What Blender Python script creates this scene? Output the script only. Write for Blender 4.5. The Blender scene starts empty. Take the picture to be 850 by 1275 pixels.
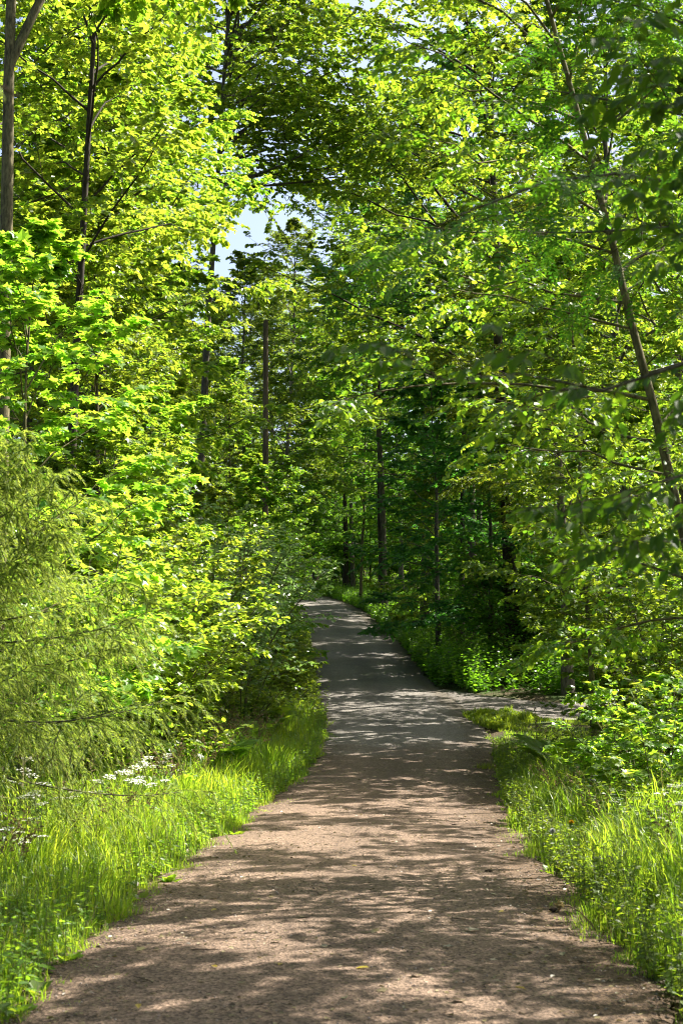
import bpy, math
import numpy as np
from math import radians, sin, cos, tan, pi

S = bpy.context.scene
COL = S.collection
UP = np.array([0., 0., 1.])

# ------------------------------------------------------------------ terrain profile
_D = np.array([-60, -20, 0, 14, 20, 24, 28, 32, 36, 40, 46, 52, 60, 70, 80, 90, 120, 200, 600.])
_G = np.array([0, 0, 0, 0, .03, .13, .35, .66, 1.02, 1.42, 2.05, 2.72, 3.55, 4.6, 5.7, 6.6, 9.8, 19, 64.])
_yy = np.linspace(-60, 600, 6601)
_gg = np.interp(_yy, _D, _G)
_k = np.exp(-np.linspace(-2.5, 2.5, 61) ** 2); _k /= _k.sum()
_gg = np.convolve(np.pad(_gg, 30, mode='edge'), _k, mode='valid')
def g(y): return np.interp(y, _yy, _gg)

# ------------------------------------------------------------------ camera
EYE = 1.55
FPX = 1900.0                       # focal length in photo pixels (photo 850 x 1275)
PITCH = math.atan(212.5 / FPX)
cam_d = bpy.data.cameras.new('camera')
cam = bpy.data.objects.new('camera', cam_d); COL.objects.link(cam)
cam.location = (0, 0, EYE)
cam.rotation_euler = (pi / 2 + PITCH, 0, 0)
cam_d.sensor_fit = 'VERTICAL'; cam_d.sensor_height = 36.0; cam_d.sensor_width = 24.0
cam_d.lens = FPX / 1275 * 36.0
cam_d.clip_start = 0.05; cam_d.clip_end = 3000
cam_d.dof.use_dof = True; cam_d.dof.focus_distance = 24.0; cam_d.dof.aperture_fstop = 5.0
S.camera = cam

def ray(px, py):
    c = np.array([(px - 425) / FPX, 1.0, -(py - 637.5) / FPX])
    return np.array([c[0], cos(PITCH) - sin(PITCH) * c[2], sin(PITCH) + cos(PITCH) * c[2]])
def ground_at(px, py):
    r = ray(px, py); t = np.linspace(3, 130, 12700)
    below = (EYE + r[2] * t) < g(r[1] * t)
    i = int(np.argmax(below)) if below.any() else len(t) - 1
    return np.array([r[0] * t[i], r[1] * t[i]])
def X_at(px, d):                    # sideways offset of photo column px at distance d
    return (px - 425) / FPX * d

# ------------------------------------------------------------------ mesh buffer
class MB:
    def __init__(s): s.v = []; s.q = []; s.t = []; s.qm = []; s.tm = []; s.r = []; s.n = 0; s.qs = []
    def add(s, v, quads=None, tris=None, mat=0, rnd=None, smooth=False):
        v = np.asarray(v, float).reshape(-1, 3)
        if rnd is None: rnd = np.full(len(v), .5)
        if quads is not None and len(quads):
            s.q.append(np.asarray(quads) + s.n); s.qm.append(np.full(len(quads), mat)); s.qs.append(np.full(len(quads), smooth))
        if tris is not None and len(tris):
            s.t.append(np.asarray(tris) + s.n); s.tm.append(np.full(len(tris), mat))
        s.v.append(v); s.r.append(np.broadcast_to(rnd, (len(v),))); s.n += len(v)
    def mesh(s, name, mats):
        me = bpy.data.meshes.new(name)
        v = np.concatenate(s.v); r = np.concatenate(s.r)
        q = np.concatenate(s.q) if s.q else np.zeros((0, 4), int)
        t = np.concatenate(s.t) if s.t else np.zeros((0, 3), int)
        me.vertices.add(len(v)); me.vertices.foreach_set('co', v.astype(np.float32).ravel())
        idx = np.concatenate([q.ravel(), t.ravel()]).astype(np.int32)
        me.loops.add(len(idx)); me.loops.foreach_set('vertex_index', idx)
        me.polygons.add(len(q) + len(t))
        st = np.concatenate([np.arange(len(q)) * 4, len(q) * 4 + np.arange(len(t)) * 3]).astype(np.int32)
        me.polygons.foreach_set('loop_start', st)
        mi = np.concatenate([np.concatenate(s.qm) if s.qm else np.zeros(0), np.concatenate(s.tm) if s.tm else np.zeros(0)])
        me.polygons.foreach_set('material_index', mi.astype(np.int32))
        sm = np.concatenate([np.concatenate(s.qs) if s.qs else np.zeros(0), np.zeros(len(t))]).astype(bool)
        me.polygons.foreach_set('use_smooth', sm)
        a = me.attributes.new('rnd', 'FLOAT', 'POINT'); a.data.foreach_set('value', r.astype(np.float32))
        for m in mats: me.materials.append(m)
        me.update(calc_edges=True)
        return me
    def obj(s, name, mats, parent=None):
        o = bpy.data.objects.new(name, s.mesh(name, mats)); COL.objects.link(o)
        if parent is not None: o.parent = parent
        return o

def thing(name, label, cat, loc=(0, 0, 0), rz=0, group=None, sc=1):
    o = bpy.data.objects.new(name, None); COL.objects.link(o)
    o.empty_display_size = .2
    o.location = loc; o.rotation_euler = (0, 0, rz); o.scale = (sc, sc, sc)
    o['label'] = label; o['category'] = cat
    if group: o['group'] = group
    return o
def tag(o, label=None, cat=None, group=None, kind=None):
    for k, v in (('label', label), ('category', cat), ('group', group), ('kind', kind)):
        if v: o[k] = v
    return o
def dup(root, loc, rz, sc, label, group=None):
    r = root.copy(); COL.objects.link(r)
    r.location = loc; r.rotation_euler = (0, 0, rz)
    r.scale = sc if hasattr(sc, '__len__') else (sc, sc, sc)
    r['label'] = label
    if group: r['group'] = group
    elif 'group' in r: del r['group']
    for ch in list(root.children):
        c = ch.copy(); COL.objects.link(c); c.parent = r
        for gch in list(ch.children):
            d = gch.copy(); COL.objects.link(d); d.parent = c
    return r

# ------------------------------------------------------------------ materials
def nodes(name):
    m = bpy.data.materials.new(name); m.use_nodes = True
    nt = m.node_tree; nt.nodes.clear()
    return m, nt, nt.nodes.new, nt.links.new

def leaf_mat(name, dark, light, tdark, tlight, mix=.45, rough=.42, spec=.45, huevar=.014, valvar=.18):
    m, nt, N, L = nodes(name)
    out = N('ShaderNodeOutputMaterial')
    at = N('ShaderNodeAttribute'); at.attribute_name = 'rnd'
    oi = N('ShaderNodeObjectInfo')
    def ramp(a, b):
        r = N('ShaderNodeMix'); r.data_type = 'RGBA'
        r.inputs['A'].default_value = (*a, 1); r.inputs['B'].default_value = (*b, 1)
        L(at.outputs['Fac'], r.inputs['Factor'])
        h = N('ShaderNodeHueSaturation')
        mh = N('ShaderNodeMapRange'); mh.inputs['To Min'].default_value = .5 - huevar; mh.inputs['To Max'].default_value = .5 + huevar * .7
        mv = N('ShaderNodeMapRange'); mv.inputs['To Min'].default_value = 1 - valvar; mv.inputs['To Max'].default_value = 1 + valvar
        L(oi.outputs['Random'], mh.inputs['Value']); L(oi.outputs['Random'], mv.inputs['Value'])
        L(mh.outputs['Result'], h.inputs['Hue']); L(mv.outputs['Result'], h.inputs['Value'])
        L(r.outputs['Result'], h.inputs['Color'])
        return h.outputs['Color']
    p = N('ShaderNodeBsdfPrincipled'); p.inputs['Roughness'].default_value = rough
    p.inputs['Specular IOR Level'].default_value = spec
    L(ramp(dark, light), p.inputs['Base Color'])
    tr = N('ShaderNodeBsdfTranslucent'); L(ramp(tdark, tlight), tr.inputs['Color'])
    mx = N('ShaderNodeMixShader'); mx.inputs['Fac'].default_value = mix
    L(p.outputs[0], mx.inputs[1]); L(tr.outputs[0], mx.inputs[2]); L(mx.outputs[0], out.inputs[0])
    return m

def bark_mat(name, a, b, scale=9, stretch=.18, bump=.5):
    m, nt, N, L = nodes(name)
    out = N('ShaderNodeOutputMaterial'); tc = N('ShaderNodeTexCoord')
    mp = N('ShaderNodeMapping'); mp.inputs['Scale'].default_value = (scale, scale, scale * stretch)
    L(tc.outputs['Object'], mp.inputs['Vector'])
    n = N('ShaderNodeTexNoise'); n.inputs['Scale'].default_value = 2.2; n.inputs['Detail'].default_value = 7; n.inputs['Roughness'].default_value = .7
    L(mp.outputs[0], n.inputs['Vector'])
    n2 = N('ShaderNodeTexNoise'); n2.inputs['Scale'].default_value = 1.3; n2.inputs['Detail'].default_value = 3
    L(tc.outputs['Object'], n2.inputs['Vector'])
    cr = N('ShaderNodeValToRGB'); cr.color_ramp.elements[0].position = .35; cr.color_ramp.elements[1].position = .66
    cr.color_ramp.elements[0].color = (*a, 1); cr.color_ramp.elements[1].color = (*b, 1)
    L(n.outputs['Fac'], cr.inputs['Fac'])
    mx = N('ShaderNodeMix'); mx.data_type = 'RGBA'; mx.inputs['B'].default_value = (a[0] * .9, a[1] * 1.25, a[2] * .7, 1)
    mr = N('ShaderNodeMapRange'); mr.inputs['From Min'].default_value = .5; mr.inputs['From Max'].default_value = .7; mr.inputs['To Max'].default_value = .6
    L(n2.outputs['Fac'], mr.inputs['Value']); L(mr.outputs['Result'], mx.inputs['Factor']); L(cr.outputs['Color'], mx.inputs['A'])
    p = N('ShaderNodeBsdfPrincipled'); p.inputs['Roughness'].default_value = .9; p.inputs['Specular IOR Level'].default_value = .2
    bp = N('ShaderNodeBump'); bp.inputs['Strength'].default_value = bump; bp.inputs['Distance'].default_value = .02
    L(n.outputs['Fac'], bp.inputs['Height']); L(bp.outputs[0], p.inputs['Normal'])
    L(mx.outputs['Result'], p.inputs['Base Color']); L(p.outputs[0], out.inputs[0])
    return m

def plain(name, c, rough=.7, spec=.3, var=.25, scale=30):
    m, nt, N, L = nodes(name)
    out = N('ShaderNodeOutputMaterial'); tc = N('ShaderNodeTexCoord')
    n = N('ShaderNodeTexNoise'); n.inputs['Scale'].default_value = scale; n.inputs['Detail'].default_value = 5
    L(tc.outputs['Object'], n.inputs['Vector'])
    mr = N('ShaderNodeMapRange'); mr.inputs['To Min'].default_value = 1 - var; mr.inputs['To Max'].default_value = 1 + var
    mr.inputs['From Min'].default_value = .3; mr.inputs['From Max'].default_value = .7
    L(n.outputs['Fac'], mr.inputs['Value'])
    h = N('ShaderNodeHueSaturation'); h.inputs['Color'].default_value = (*c, 1); L(mr.outputs[0], h.inputs['Value'])
    p = N('ShaderNodeBsdfPrincipled'); p.inputs['Roughness'].default_value = rough; p.inputs['Specular IOR Level'].default_value = spec
    L(h.outputs[0], p.inputs['Base Color']); L(p.outputs[0], out.inputs[0])
    return m

LEAF = leaf_mat('leaf_birch', (.052, .115, .012), (.105, .175, .016), (.23, .48, .022), (.55, .68, .048), mix=.48)
MAPLE = leaf_mat('leaf_maple', (.052, .120, .014), (.110, .185, .016), (.25, .52, .024), (.56, .71, .050), mix=.50)
DEEP = leaf_mat('leaf_shade_deep', (.040, .105, .020), (.080, .150, .022), (.17, .46, .020), (.34, .60, .028), mix=.46, rough=.5, spec=.3)  # darker leaf copy, shade of the dim wood put into the colour
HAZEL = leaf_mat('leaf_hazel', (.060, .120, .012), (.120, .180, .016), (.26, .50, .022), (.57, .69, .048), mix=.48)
LEAFR = leaf_mat('leaf_shade_olive', (.042, .100, .010), (.085, .150, .014), (.16, .33, .014), (.45, .55, .030), mix=.46)  # darker copy of the leaf green, right side shade mixed into its colour
DEEPER = leaf_mat('leaf_shade_blue', (.030, .095, .030), (.060, .135, .036), (.09, .34, .026), (.18, .46, .034), mix=.42, rough=.45, spec=.4)  # bluish shade on the maples painted into the leaf colour
SILVER = leaf_mat('leaf_pale', (.10, .17, .07), (.18, .25, .12), (.24, .44, .07), (.40, .58, .11), mix=.38, rough=.30, spec=1.0)
NEARL = leaf_mat('leaf_near', (.034, .085, .010), (.070, .132, .012), (.07, .20, .010), (.17, .34, .012), mix=.45, rough=.5, spec=.25)
NEEDLE = leaf_mat('needles', (.095, .150, .030), (.260, .320, .090), (.30, .44, .040), (.62, .68, .090), mix=.42, rough=.5, spec=.3)
GRASS = leaf_mat('grass_blade', (.060, .130, .010), (.140, .200, .018), (.25, .49, .018), (.57, .66, .042), mix=.46, rough=.45, spec=.4)
HERB = leaf_mat('herb_leaf', (.050, .115, .014), (.100, .170, .018), (.23, .48, .018), (.48, .62, .035), mix=.46)
SHADEHERB = leaf_mat('herb_leaf_shaded', (.038, .100, .016), (.070, .140, .018), (.18, .44, .014), (.30, .56, .020))  # shaded copy of the herb leaf, darkness painted in
PETAL = plain('white_petal', (.78, .78, .70), .6)
SEED = leaf_mat('seed_head', (.13, .095, .04), (.27, .20, .10), (.14, .11, .04), (.24, .18, .07), mix=.25, rough=.7, spec=.2)
BARK = bark_mat('bark_grey', (.035, .029, .022), (.19, .165, .125), 13, .22, .8)
BARKD = bark_mat('bark_dark', (.016, .012, .009), (.075, .060, .044), 13, .2, .8)
BARKM = bark_mat('bark_mossy', (.035, .030, .016), (.20, .17, .085), 14, .3)
TWIG = plain('twig_bark', (.060, .042, .026), .85, .2)
STEM = leaf_mat('green_stem', (.07, .11, .02), (.11, .15, .03), (.1, .16, .02), (.14, .2, .03), mix=.25)

# ------------------------------------------------------------------ leaf outlines
T_OV = (np.array([[0, 0, 0], [.30, -.27, .07], [.68, -.22, .05], [1, 0, -.06], [.68, .22, .05], [.30, .27, .07]]),
        np.array([[0, 1, 2, 3], [0, 3, 4, 5]]), None)
T_RO = (np.array([[0, 0, 0], [.22, -.36, .07], [.70, -.38, .06], [1, 0, -.04], [.70, .38, .06], [.22, .36, .07]]),
        np.array([[0, 1, 2, 3], [0, 3, 4, 5]]), None)
_mo = [(0, 0), (-.08, -.42), (.22, -.30), (.55, -.62), (.58, -.22), (1, 0), (.58, .22), (.55, .62), (.22, .30), (-.08, .42)]
T_MA = (np.array([[x, y, .10 * abs(y) - .08 * x * x] for x, y in _mo] + [[.38, 0, -.02]]),
        None, np.array([[10, i, (i + 1) % 10] for i in range(10)]))
def _pinnate(n=6, ll=.30):
    v = []; q = []
    for i in range(n):
        x = .18 + .74 * i / (n - 1); l = ll * (1 - .4 * abs(i / (n - 1) - .35))
        for sg in (-1, 1):
            D = np.array([.45, .88 * sg, -.08]) * l; W = np.array([.88, -.45 * sg, .0]) * l * .20
            b = len(v); o = np.array([x, 0, 0]); v += [o, o + D * .5 - sg * W + [0, 0, .015], o + D, o + D * .5 + sg * W + [0, 0, .015]]
            q.append([b, b + 1, b + 2, b + 3] if sg > 0 else [b, b + 3, b + 2, b + 1])
    b = len(v); v += [[.94, 0, 0], [1.08, -.055, .015], [1.24, 0, -.06], [1.08, .055, .015]]; q.append([b, b + 1, b + 2, b + 3])
    b = len(v); v += [[0, -.008, 0], [1, -.006, 0], [1, .006, 0], [0, .008, 0]]; q.append([b, b + 1, b + 2, b + 3])
    return np.array([list(map(float, p)) for p in v]), np.array(q), None
T_PI = _pinnate()

def unit(a): return a / np.maximum(np.linalg.norm(a, axis=-1, keepdims=True), 1e-9)

def put(mb, tmpl, pos, d, nrm, size, mat, rnd):
    tv, tq, tt = tmpl; k = len(tv); n = len(pos)
    if n == 0: return
    d = unit(d); side = unit(np.cross(nrm, d)); nn = np.cross(d, side)
    size = np.broadcast_to(np.asarray(size, float), (n,))
    V = pos[:, None] + size[:, None, None] * (tv[None, :, 0, None] * d[:, None] + tv[None, :, 1, None] * side[:, None] + tv[None, :, 2, None] * nn[:, None])
    off = (np.arange(n) * k)[:, None, None]
    q = (tq[None] + off).reshape(-1, 4) if tq is not None else None
    t = (tt[None] + off).reshape(-1, 3) if tt is not None else None
    mb.add(V, q, t, mat, np.repeat(rnd, k))

def tubes(mb, P, r, sides, mat=0, cap=False):
    """P (N,M,3) curves, r (N,M) radii"""
    N_, M, _ = P.shape
    T = np.gradient(P, axis=1); T = unit(T)
    ref = np.where(np.abs(T[..., 2:3]) > .9, np.array([1., 0, 0]), UP)
    a = unit(np.cross(ref, T)); b = np.cross(T, a)
    th = np.arange(sides) * 2 * pi / sides
    V = P[:, :, None] + r[:, :, None, None] * (np.cos(th)[None, None, :, None] * a[:, :, None] + np.sin(th)[None, None, :, None] * b[:, :, None])
    i = np.arange(M - 1)[:, None] * sides; j = np.arange(sides)[None]
    q = np.stack([i + j, i + (j + 1) % sides, i + sides + (j + 1) % sides, i + sides + j], -1).reshape(-1, 4)
    q = (q[None] + (np.arange(N_) * M * sides)[:, None, None]).reshape(-1, 4)
    mb.add(V, q, None, mat, None, smooth=True)

def lerp_curve(P, s):
    """P (N,M,3), s (N,n) in 0..1 -> positions, tangents (N,n,3)"""
    N_, M, _ = P.shape
    f = np.clip(s, 0, .9999) * (M - 1); i = f.astype(int); w = (f - i)[..., None]
    ii = np.arange(N_)[:, None]
    return P[ii, i] * (1 - w) + P[ii, i + 1] * w, unit(P[ii, i + 1] - P[ii, i])

def shoots(rng, P, n, s0, s1, L, ang, flat, grav, M=5, taper=.55, wob=.04, rise=0.):
    """n side shoots on each parent curve -> (N*n,M,3), lengths"""
    N_ = P.shape[0]
    s = s0 + (s1 - s0) * (np.arange(n)[None] + rng.random((N_, n))) / n
    p0, T = lerp_curve(P, s)
    side = np.cross(T, UP); bad = np.linalg.norm(side, axis=-1, keepdims=True) < .15
    side = unit(np.where(bad, np.array([1., .3, 0]), side)); nr = np.cross(side, T)
    sg = np.where((np.arange(n)[None] + rng.integers(0, 2, (N_, 1))) % 2, 1., -1.)
    phi = rng.normal(0, .35, (N_, n)) if flat else rng.uniform(0, 2 * pi, (N_, n))
    lat = (sg * np.cos(phi))[..., None] * side + np.sin(phi)[..., None] * nr
    a = rng.normal(ang, .16, (N_, n))[..., None]
    d = unit(np.cos(a) * T + np.sin(a) * lat + rise * UP)
    Ls = (np.asarray(L).reshape(-1, 1) * (1 - taper * (s - s0) / max(s1 - s0, 1e-6)) * rng.uniform(.7, 1.2, (N_, n)))
    t = np.linspace(0, 1, M)
    C = p0[..., None, :] + d[..., None, :] * (Ls[..., None] * t)[..., None]
    C[..., 2] -= grav * Ls[..., None] * t ** 2
    C = C + rng.normal(0, wob, C.shape) * (Ls[..., None] * t)[..., None]
    return C.reshape(-1, M, 3), Ls.reshape(-1)

def foliage(rng, mb, tw, k, size, tmpl, mat, tilt, droop, s0=.1, spread=.8, bright=0.):
    N_ = tw.shape[0]
    s = s0 + (1 - s0) * (np.arange(k)[None] + rng.random((N_, k)) * .6) / k
    p, T = lerp_curve(tw, s)
    side = unit(np.cross(T, UP) + 1e-4)
    sg = np.where(np.arange(k) % 2, 1., -1.)[None, :, None]
    last = (np.arange(k) == k - 1)[None, :, None]
    d = T * .55 + np.where(last, 0, sg * spread) * side + rng.normal(0, .22, p.shape)
    d = unit(d); d[..., 2] -= droop + rng.random((N_, k)) * droop * .6
    nr = UP + rng.normal(0, tilt, p.shape)
    tw_r = rng.normal(0, .20, (N_, 1)); rnd = np.clip(.5 + bright + tw_r + rng.normal(0, .26, (N_, k)), 0, 1)
    put(mb, tmpl, p.reshape(-1, 3), d.reshape(-1, 3), nr.reshape(-1, 3), (size * rng.uniform(.65, 1.2, (N_, k))).reshape(-1), mat, rnd.reshape(-1))

def trunk_curve(rng, H, lean=(0, 0), wob=.02, M=16):
    t = np.linspace(0, 1, M)
    P = np.zeros((M, 3)); P[:, 2] = H * t - .15 * (t == 0)
    P[:, 0] = lean[0] * t ** 1.2; P[:, 1] = lean[1] * t ** 1.2
    w = np.cumsum(rng.normal(0, wob * H / M * 2.2, (M, 2)), 0) * t[:, None] ** .5
    P[:, :2] += w - w[:1]
    return P

def tree(seed, H, r0, cb, n1, L1, n2, n3, k, leaf, tmpl, mats, el=(25, 60), flat=True, grav=(.10, .15, .25), lean=(0, 0),
         tilt=.45, droop=.25, L2f=.5, L3=.55, wob=.02, extra=None, forks=None, prof=(.75, 1, .82, .5, .18), az=None, s2=.22, top=.985, sides=8, bright=0.):
    """-> trunk buffer (stem and limbs), crown buffer (twigs and leaves)"""
    rng = np.random.default_rng(seed)
    tb, cb_ = MB(), MB()
    P0 = trunk_curve(rng, H, lean, wob)
    t0 = np.linspace(0, 1, len(P0))
    rr = r0 * (1 - .88 * t0 ** .85) * (1 + .35 * np.exp(-t0 * 40))
    stems = [(P0, rr)]
    if forks:
        for (h, top_xyz, rf) in forks:
            i0 = np.array([np.interp(h / H, t0, P0[:, c]) for c in range(3)])
            t = np.linspace(0, 1, 12)[:, None]
            e = np.array(top_xyz, float)
            F = i0 + (e - i0) * t + np.array([e[0] - i0[0], e[1] - i0[1], 0]) * (.25 * np.sin(t * pi)) + rng.normal(0, .04, (12, 3)) * t
            stems.append((F, np.linspace(rf, rf * .2, 12)))
    for P_, r_ in stems: tubes(tb, P_[None], r_[None], sides)
    # primaries
    prim = []; plen = []; M1 = 8
    total = n1
    for si, (P_, r_) in enumerate(stems):
        n = total if si == 0 else max(6, total // 2)
        lo = cb if si == 0 else .25
        u = (np.arange(n) + rng.random(n)) / n
        t = lo + (top - lo) * u
        base, _ = lerp_curve(P_[None], t[None]); base = base[0]
        a = np.arange(n) * 2.399 + rng.normal(0, .35, n) + seed
        if az is not None:
            a0, wgt = az; a = np.where(rng.random(n) < wgt, a0 + rng.normal(0, .6, n), a)
        e = np.radians(np.interp(u, [0, 1], el)) + rng.normal(0, .12, n)
        Lp = L1 * np.interp(u, [0, .25, .6, .85, 1], prof) * rng.uniform(.72, 1.18, n)
        d = np.stack([np.cos(a) * np.cos(e), np.sin(a) * np.cos(e), np.sin(e)], -1)
        tt = np.linspace(0, 1, M1)
        C = base[:, None] + d[:, None] * (Lp[:, None] * tt)[..., None]
        C[..., 2] -= grav[0] * Lp[:, None] * tt ** 2
        C += np.cumsum(rng.normal(0, .028, C.shape), 1) * (Lp[:, None] * tt ** .5)[..., None]
        prim.append(C); plen.append(Lp)
    prim = np.concatenate(prim); plen = np.concatenate(plen)
    if extra is not None:
        for pts in extra:
            pts = np.array(pts, float); tt = np.linspace(0, 1, M1)
            acc = np.concatenate([[0], np.cumsum(np.linalg.norm(np.diff(pts, axis=0), axis=1))]); L_ = acc[-1]; acc /= L_
            C = np.stack([np.interp(tt, acc, pts[:, c]) for c in range(3)], -1) + rng.normal(0, .02 * L_ / 4, (M1, 3)) * tt[:, None]
            prim = np.concatenate([prim, C[None]]); plen = np.append(plen, L_)
    tt = np.linspace(0, 1, M1)
    rb = np.clip(r0 * .09 + .0045 * plen, .006, r0 * .55)
    tubes(tb, prim, rb[:, None] * (1 - .8 * tt)[None], 5)
    sec, l2 = shoots(rng, prim, n2, s2, 1., plen * L2f, .85, flat, grav[1], M=5, taper=.6, rise=.1)
    tubes(cb_, sec, np.clip(.0042 * l2, .003, .03)[:, None] * np.linspace(1, .35, 5)[None], 3, 1)
    l3 = np.clip(l2 * .55, L3 * .45, L3)
    twg, l4 = shoots(rng, sec, n3, .12, 1., l3, .75, flat, grav[2], M=4, taper=.4)
    tubes(cb_, twg, np.full((len(twg), 4), .0022) * np.linspace(1, .5, 4)[None], 3, 1)
    foliage(rng, cb_, twg, k, leaf, tmpl, 0, tilt, droop, bright=bright)
    foliage(rng, cb_, prim[:, -3:], 8, leaf, tmpl, 0, tilt, droop, bright=bright)
    return tb, cb_

PROTO = {}
def proto(key, name, cat, bufs, leafm, barkm):
    tb, cr = bufs
    r = thing(name, 'placeholder', cat)
    tb.obj('trunk', [barkm], r); cr.obj('crown', [leafm, TWIG], r)
    PROTO[key] = [r, False]
def place(key, x, y, rz, sc, label, group=None, leafm=None, barkm=None, dz=0.):
    r, used = PROTO[key]
    loc = (x, y, float(g(y)) - .04 + dz)
    if not used:
        r.location = loc; r.rotation_euler = (0, 0, rz); r.scale = sc if hasattr(sc, '__len__') else (sc, sc, sc)
        r['label'] = label
        if group: r['group'] = group
        PROTO[key][1] = True; o = r
    else:
        o = dup(r, loc, rz, sc, label, group)
    for ch in o.children:
        want = {'trunk': barkm, 'crown': leafm}.get(ch.name.split('.')[0])
        if want is not None:
            ch.material_slots[0].link = 'OBJECT'; ch.material_slots[0].material = want
    return o
def _chk(key, x, y, lb):
    if on_way(np.array([x]), np.array([y]), 0)[0] and y < 90: print('ONWAY', key, x, y, lb)
def ploc(key, px, d, rz, sc, label, group=None, **kw): _chk(key, X_at(px, d), d, label); return place(key, X_at(px, d), d, rz, sc, label, group, **kw)

# ================================================================== PATH AND GROUND
edge_px = [(1275, 8, 846), (1240, 45, 822), (1150, 130, 745), (1100, 190, 703), (1050, 262, 655), (1000, 330, 627), (950, 392, 615),
           (915, 405, 604), (895, 406, 592), (870, 399, 566), (850, 394, 536), (805, 388, 500), (780, 377, 474), (760, 367, 450), (745, 361, 413), (737.5, 356, 386)]
EL = np.array([ground_at(l, y) for y, l, r in edge_px]); ER = np.array([ground_at(r, y) for y, l, r in edge_px])
yl = np.concatenate([[-30, 3], EL[:, 1], [EL[-1, 1] + 6, EL[-1, 1] + 14, EL[-1, 1] + 30]])
xl = np.concatenate([[-1.45, -1.45], EL[:, 0], [EL[-1, 0] - 2.5, EL[-1, 0] - 8, EL[-1, 0] - 22]])
yr = np.concatenate([[-30, 3], ER[:, 1], [ER[-1, 1] + 5, ER[-1, 1] + 12, ER[-1, 1] + 28]])
xr = np.concatenate([[1.45, 1.45], ER[:, 0], [ER[-1, 0] - 1.2, ER[-1, 0] - 6, ER[-1, 0] - 20]])
def left_edge(y): return np.interp(y, yl, xl)
def right_edge(y): return np.interp(y, yr, xr)
def wob1(y, s): return .05 * np.sin(y * 1.9 + s) + .035 * np.sin(y * 4.7 + 2 * s) + .02 * np.sin(y * 11.3 + s * 3)
# side path: upper and lower edges as functions of x (turns off to the right)
su = np.array([ground_at(x, y) for x, y in [(520, 838), (545, 857), (600, 866), (660, 873), (700, 876)]])
sl = np.array([ground_at(x, y) for x, y in [(590, 897), (588, 891), (625, 891), (665, 894), (700, 897)]])
def side_y(x):
    xu = np.append(su[:, 0], su[-1, 0] + 20); yu = np.append(su[:, 1], su[-1, 1] + 3.5)
    o = np.argsort(sl[:, 0]); xw = np.append(sl[o, 0], sl[-1, 0] + 20); yw = np.append(sl[o, 1], sl[-1, 1] + 3.0)
    return np.interp(x, xw, yw), np.interp(x, xu, yu)
def in_side(x, y, m=0.):
    lo, hi = side_y(x)
    return (x > su[0, 0] - .3) & (y > lo + m) & (y < hi - m) & (x < 24)
def in_path(x, y, m=0.): return (x > left_edge(y) + m) & (x < right_edge(y) - m)
def on_way(x, y, m=0.): return in_path(x, y, m) | in_side(x, y, m)

# ground sheet
def ground_sheet():
    ys = np.concatenate([np.arange(-45, 0, 1.), np.arange(0, 30, .25), np.arange(30, 100, .5), np.arange(100, 180, 5), np.linspace(180, 600, 12)])
    xs = np.concatenate([np.linspace(-300, -40, 14), np.arange(-36, -8, 2.), np.arange(-8, 8, .25), np.arange(8, 38, 2.), np.linspace(40, 300, 14)])
    XX, YY = np.meshgrid(xs, ys)
    Z = g(YY)
    dl = np.clip(left_edge(YY) - XX, 0, None); dr = np.clip(XX - right_edge(YY), 0, None); dd = np.minimum(np.where(dl > 0, dl, 99), np.where(dr > 0, dr, 99))
    bump = .05 * np.sin(XX * 1.3 + YY * .4) * np.sin(YY * .9) + .05 * np.sin(XX * .37 - YY * .21 + 1)
    Z = Z + np.where(dd < 90, np.clip(dd / 1.5, 0, 1) * bump, 0)
    lo, hi = side_y(XX)
    near_side = (YY > lo - .6) & (YY < hi + .6) & (XX > 0) & (XX < 26)
    Z = np.where(near_side, g(YY) - .03, Z)
    Z = np.where((XX > left_edge(YY) - .3) & (XX < right_edge(YY) + .3), g(YY) - .05, Z)
    Z -= .012
    m = MB(); ny, nx = XX.shape
    i = (np.arange(ny - 1)[:, None] * nx + np.arange(nx - 1)[None]).reshape(-1)
    m.add(np.stack([XX, YY, Z], -1), np.stack([i, i + 1, i + nx + 1, i + nx], -1), None, 0, None, True)
    return m
def ground_mat():
    m, nt, N, L = nodes('forest_floor')
    out = N('ShaderNodeOutputMaterial'); tc = N('ShaderNodeTexCoord')
    n1 = N('ShaderNodeTexNoise'); n1.inputs['Scale'].default_value = .8; n1.inputs['Detail'].default_value = 8
    n2 = N('ShaderNodeTexNoise'); n2.inputs['Scale'].default_value = 22; n2.inputs['Detail'].default_value = 6
    v = N('ShaderNodeTexVoronoi'); v.inputs['Scale'].default_value = 26
    for n in (n1, n2, v): L(tc.outputs['Object'], n.inputs['Vector'])
    cr = N('ShaderNodeValToRGB')
    cr.color_ramp.elements[0].position = .35; cr.color_ramp.elements[0].color = (.035, .026, .015, 1)
    cr.color_ramp.elements[1].position = .7; cr.color_ramp.elements[1].color = (.11, .085, .05, 1)
    L(n2.outputs['Fac'], cr.inputs['Fac'])
    mx = N('ShaderNodeMix'); mx.data_type = 'RGBA'; mx.inputs['B'].default_value = (.035, .06, .014, 1)
    mr = N('ShaderNodeMapRange'); mr.inputs['From Min'].default_value = .42; mr.inputs['From Max'].default_value = .58
    L(n1.outputs['Fac'], mr.inputs['Value']); L(mr.outputs[0], mx.inputs['Factor']); L(cr.outputs['Color'], mx.inputs['A'])
    bp = N('ShaderNodeBump'); bp.inputs['Distance'].default_value = .03; bp.inputs['Strength'].default_value = .8; L(v.outputs['Distance'], bp.inputs['Height'])
    p = N('ShaderNodeBsdfPrincipled'); p.inputs['Roughness'].default_value = .95; p.inputs['Specular IOR Level'].default_value = .1
    L(mx.outputs['Result'], p.inputs['Base Color']); L(bp.outputs[0], p.inputs['Normal']); L(p.outputs[0], out.inputs[0])
    return m
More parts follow.
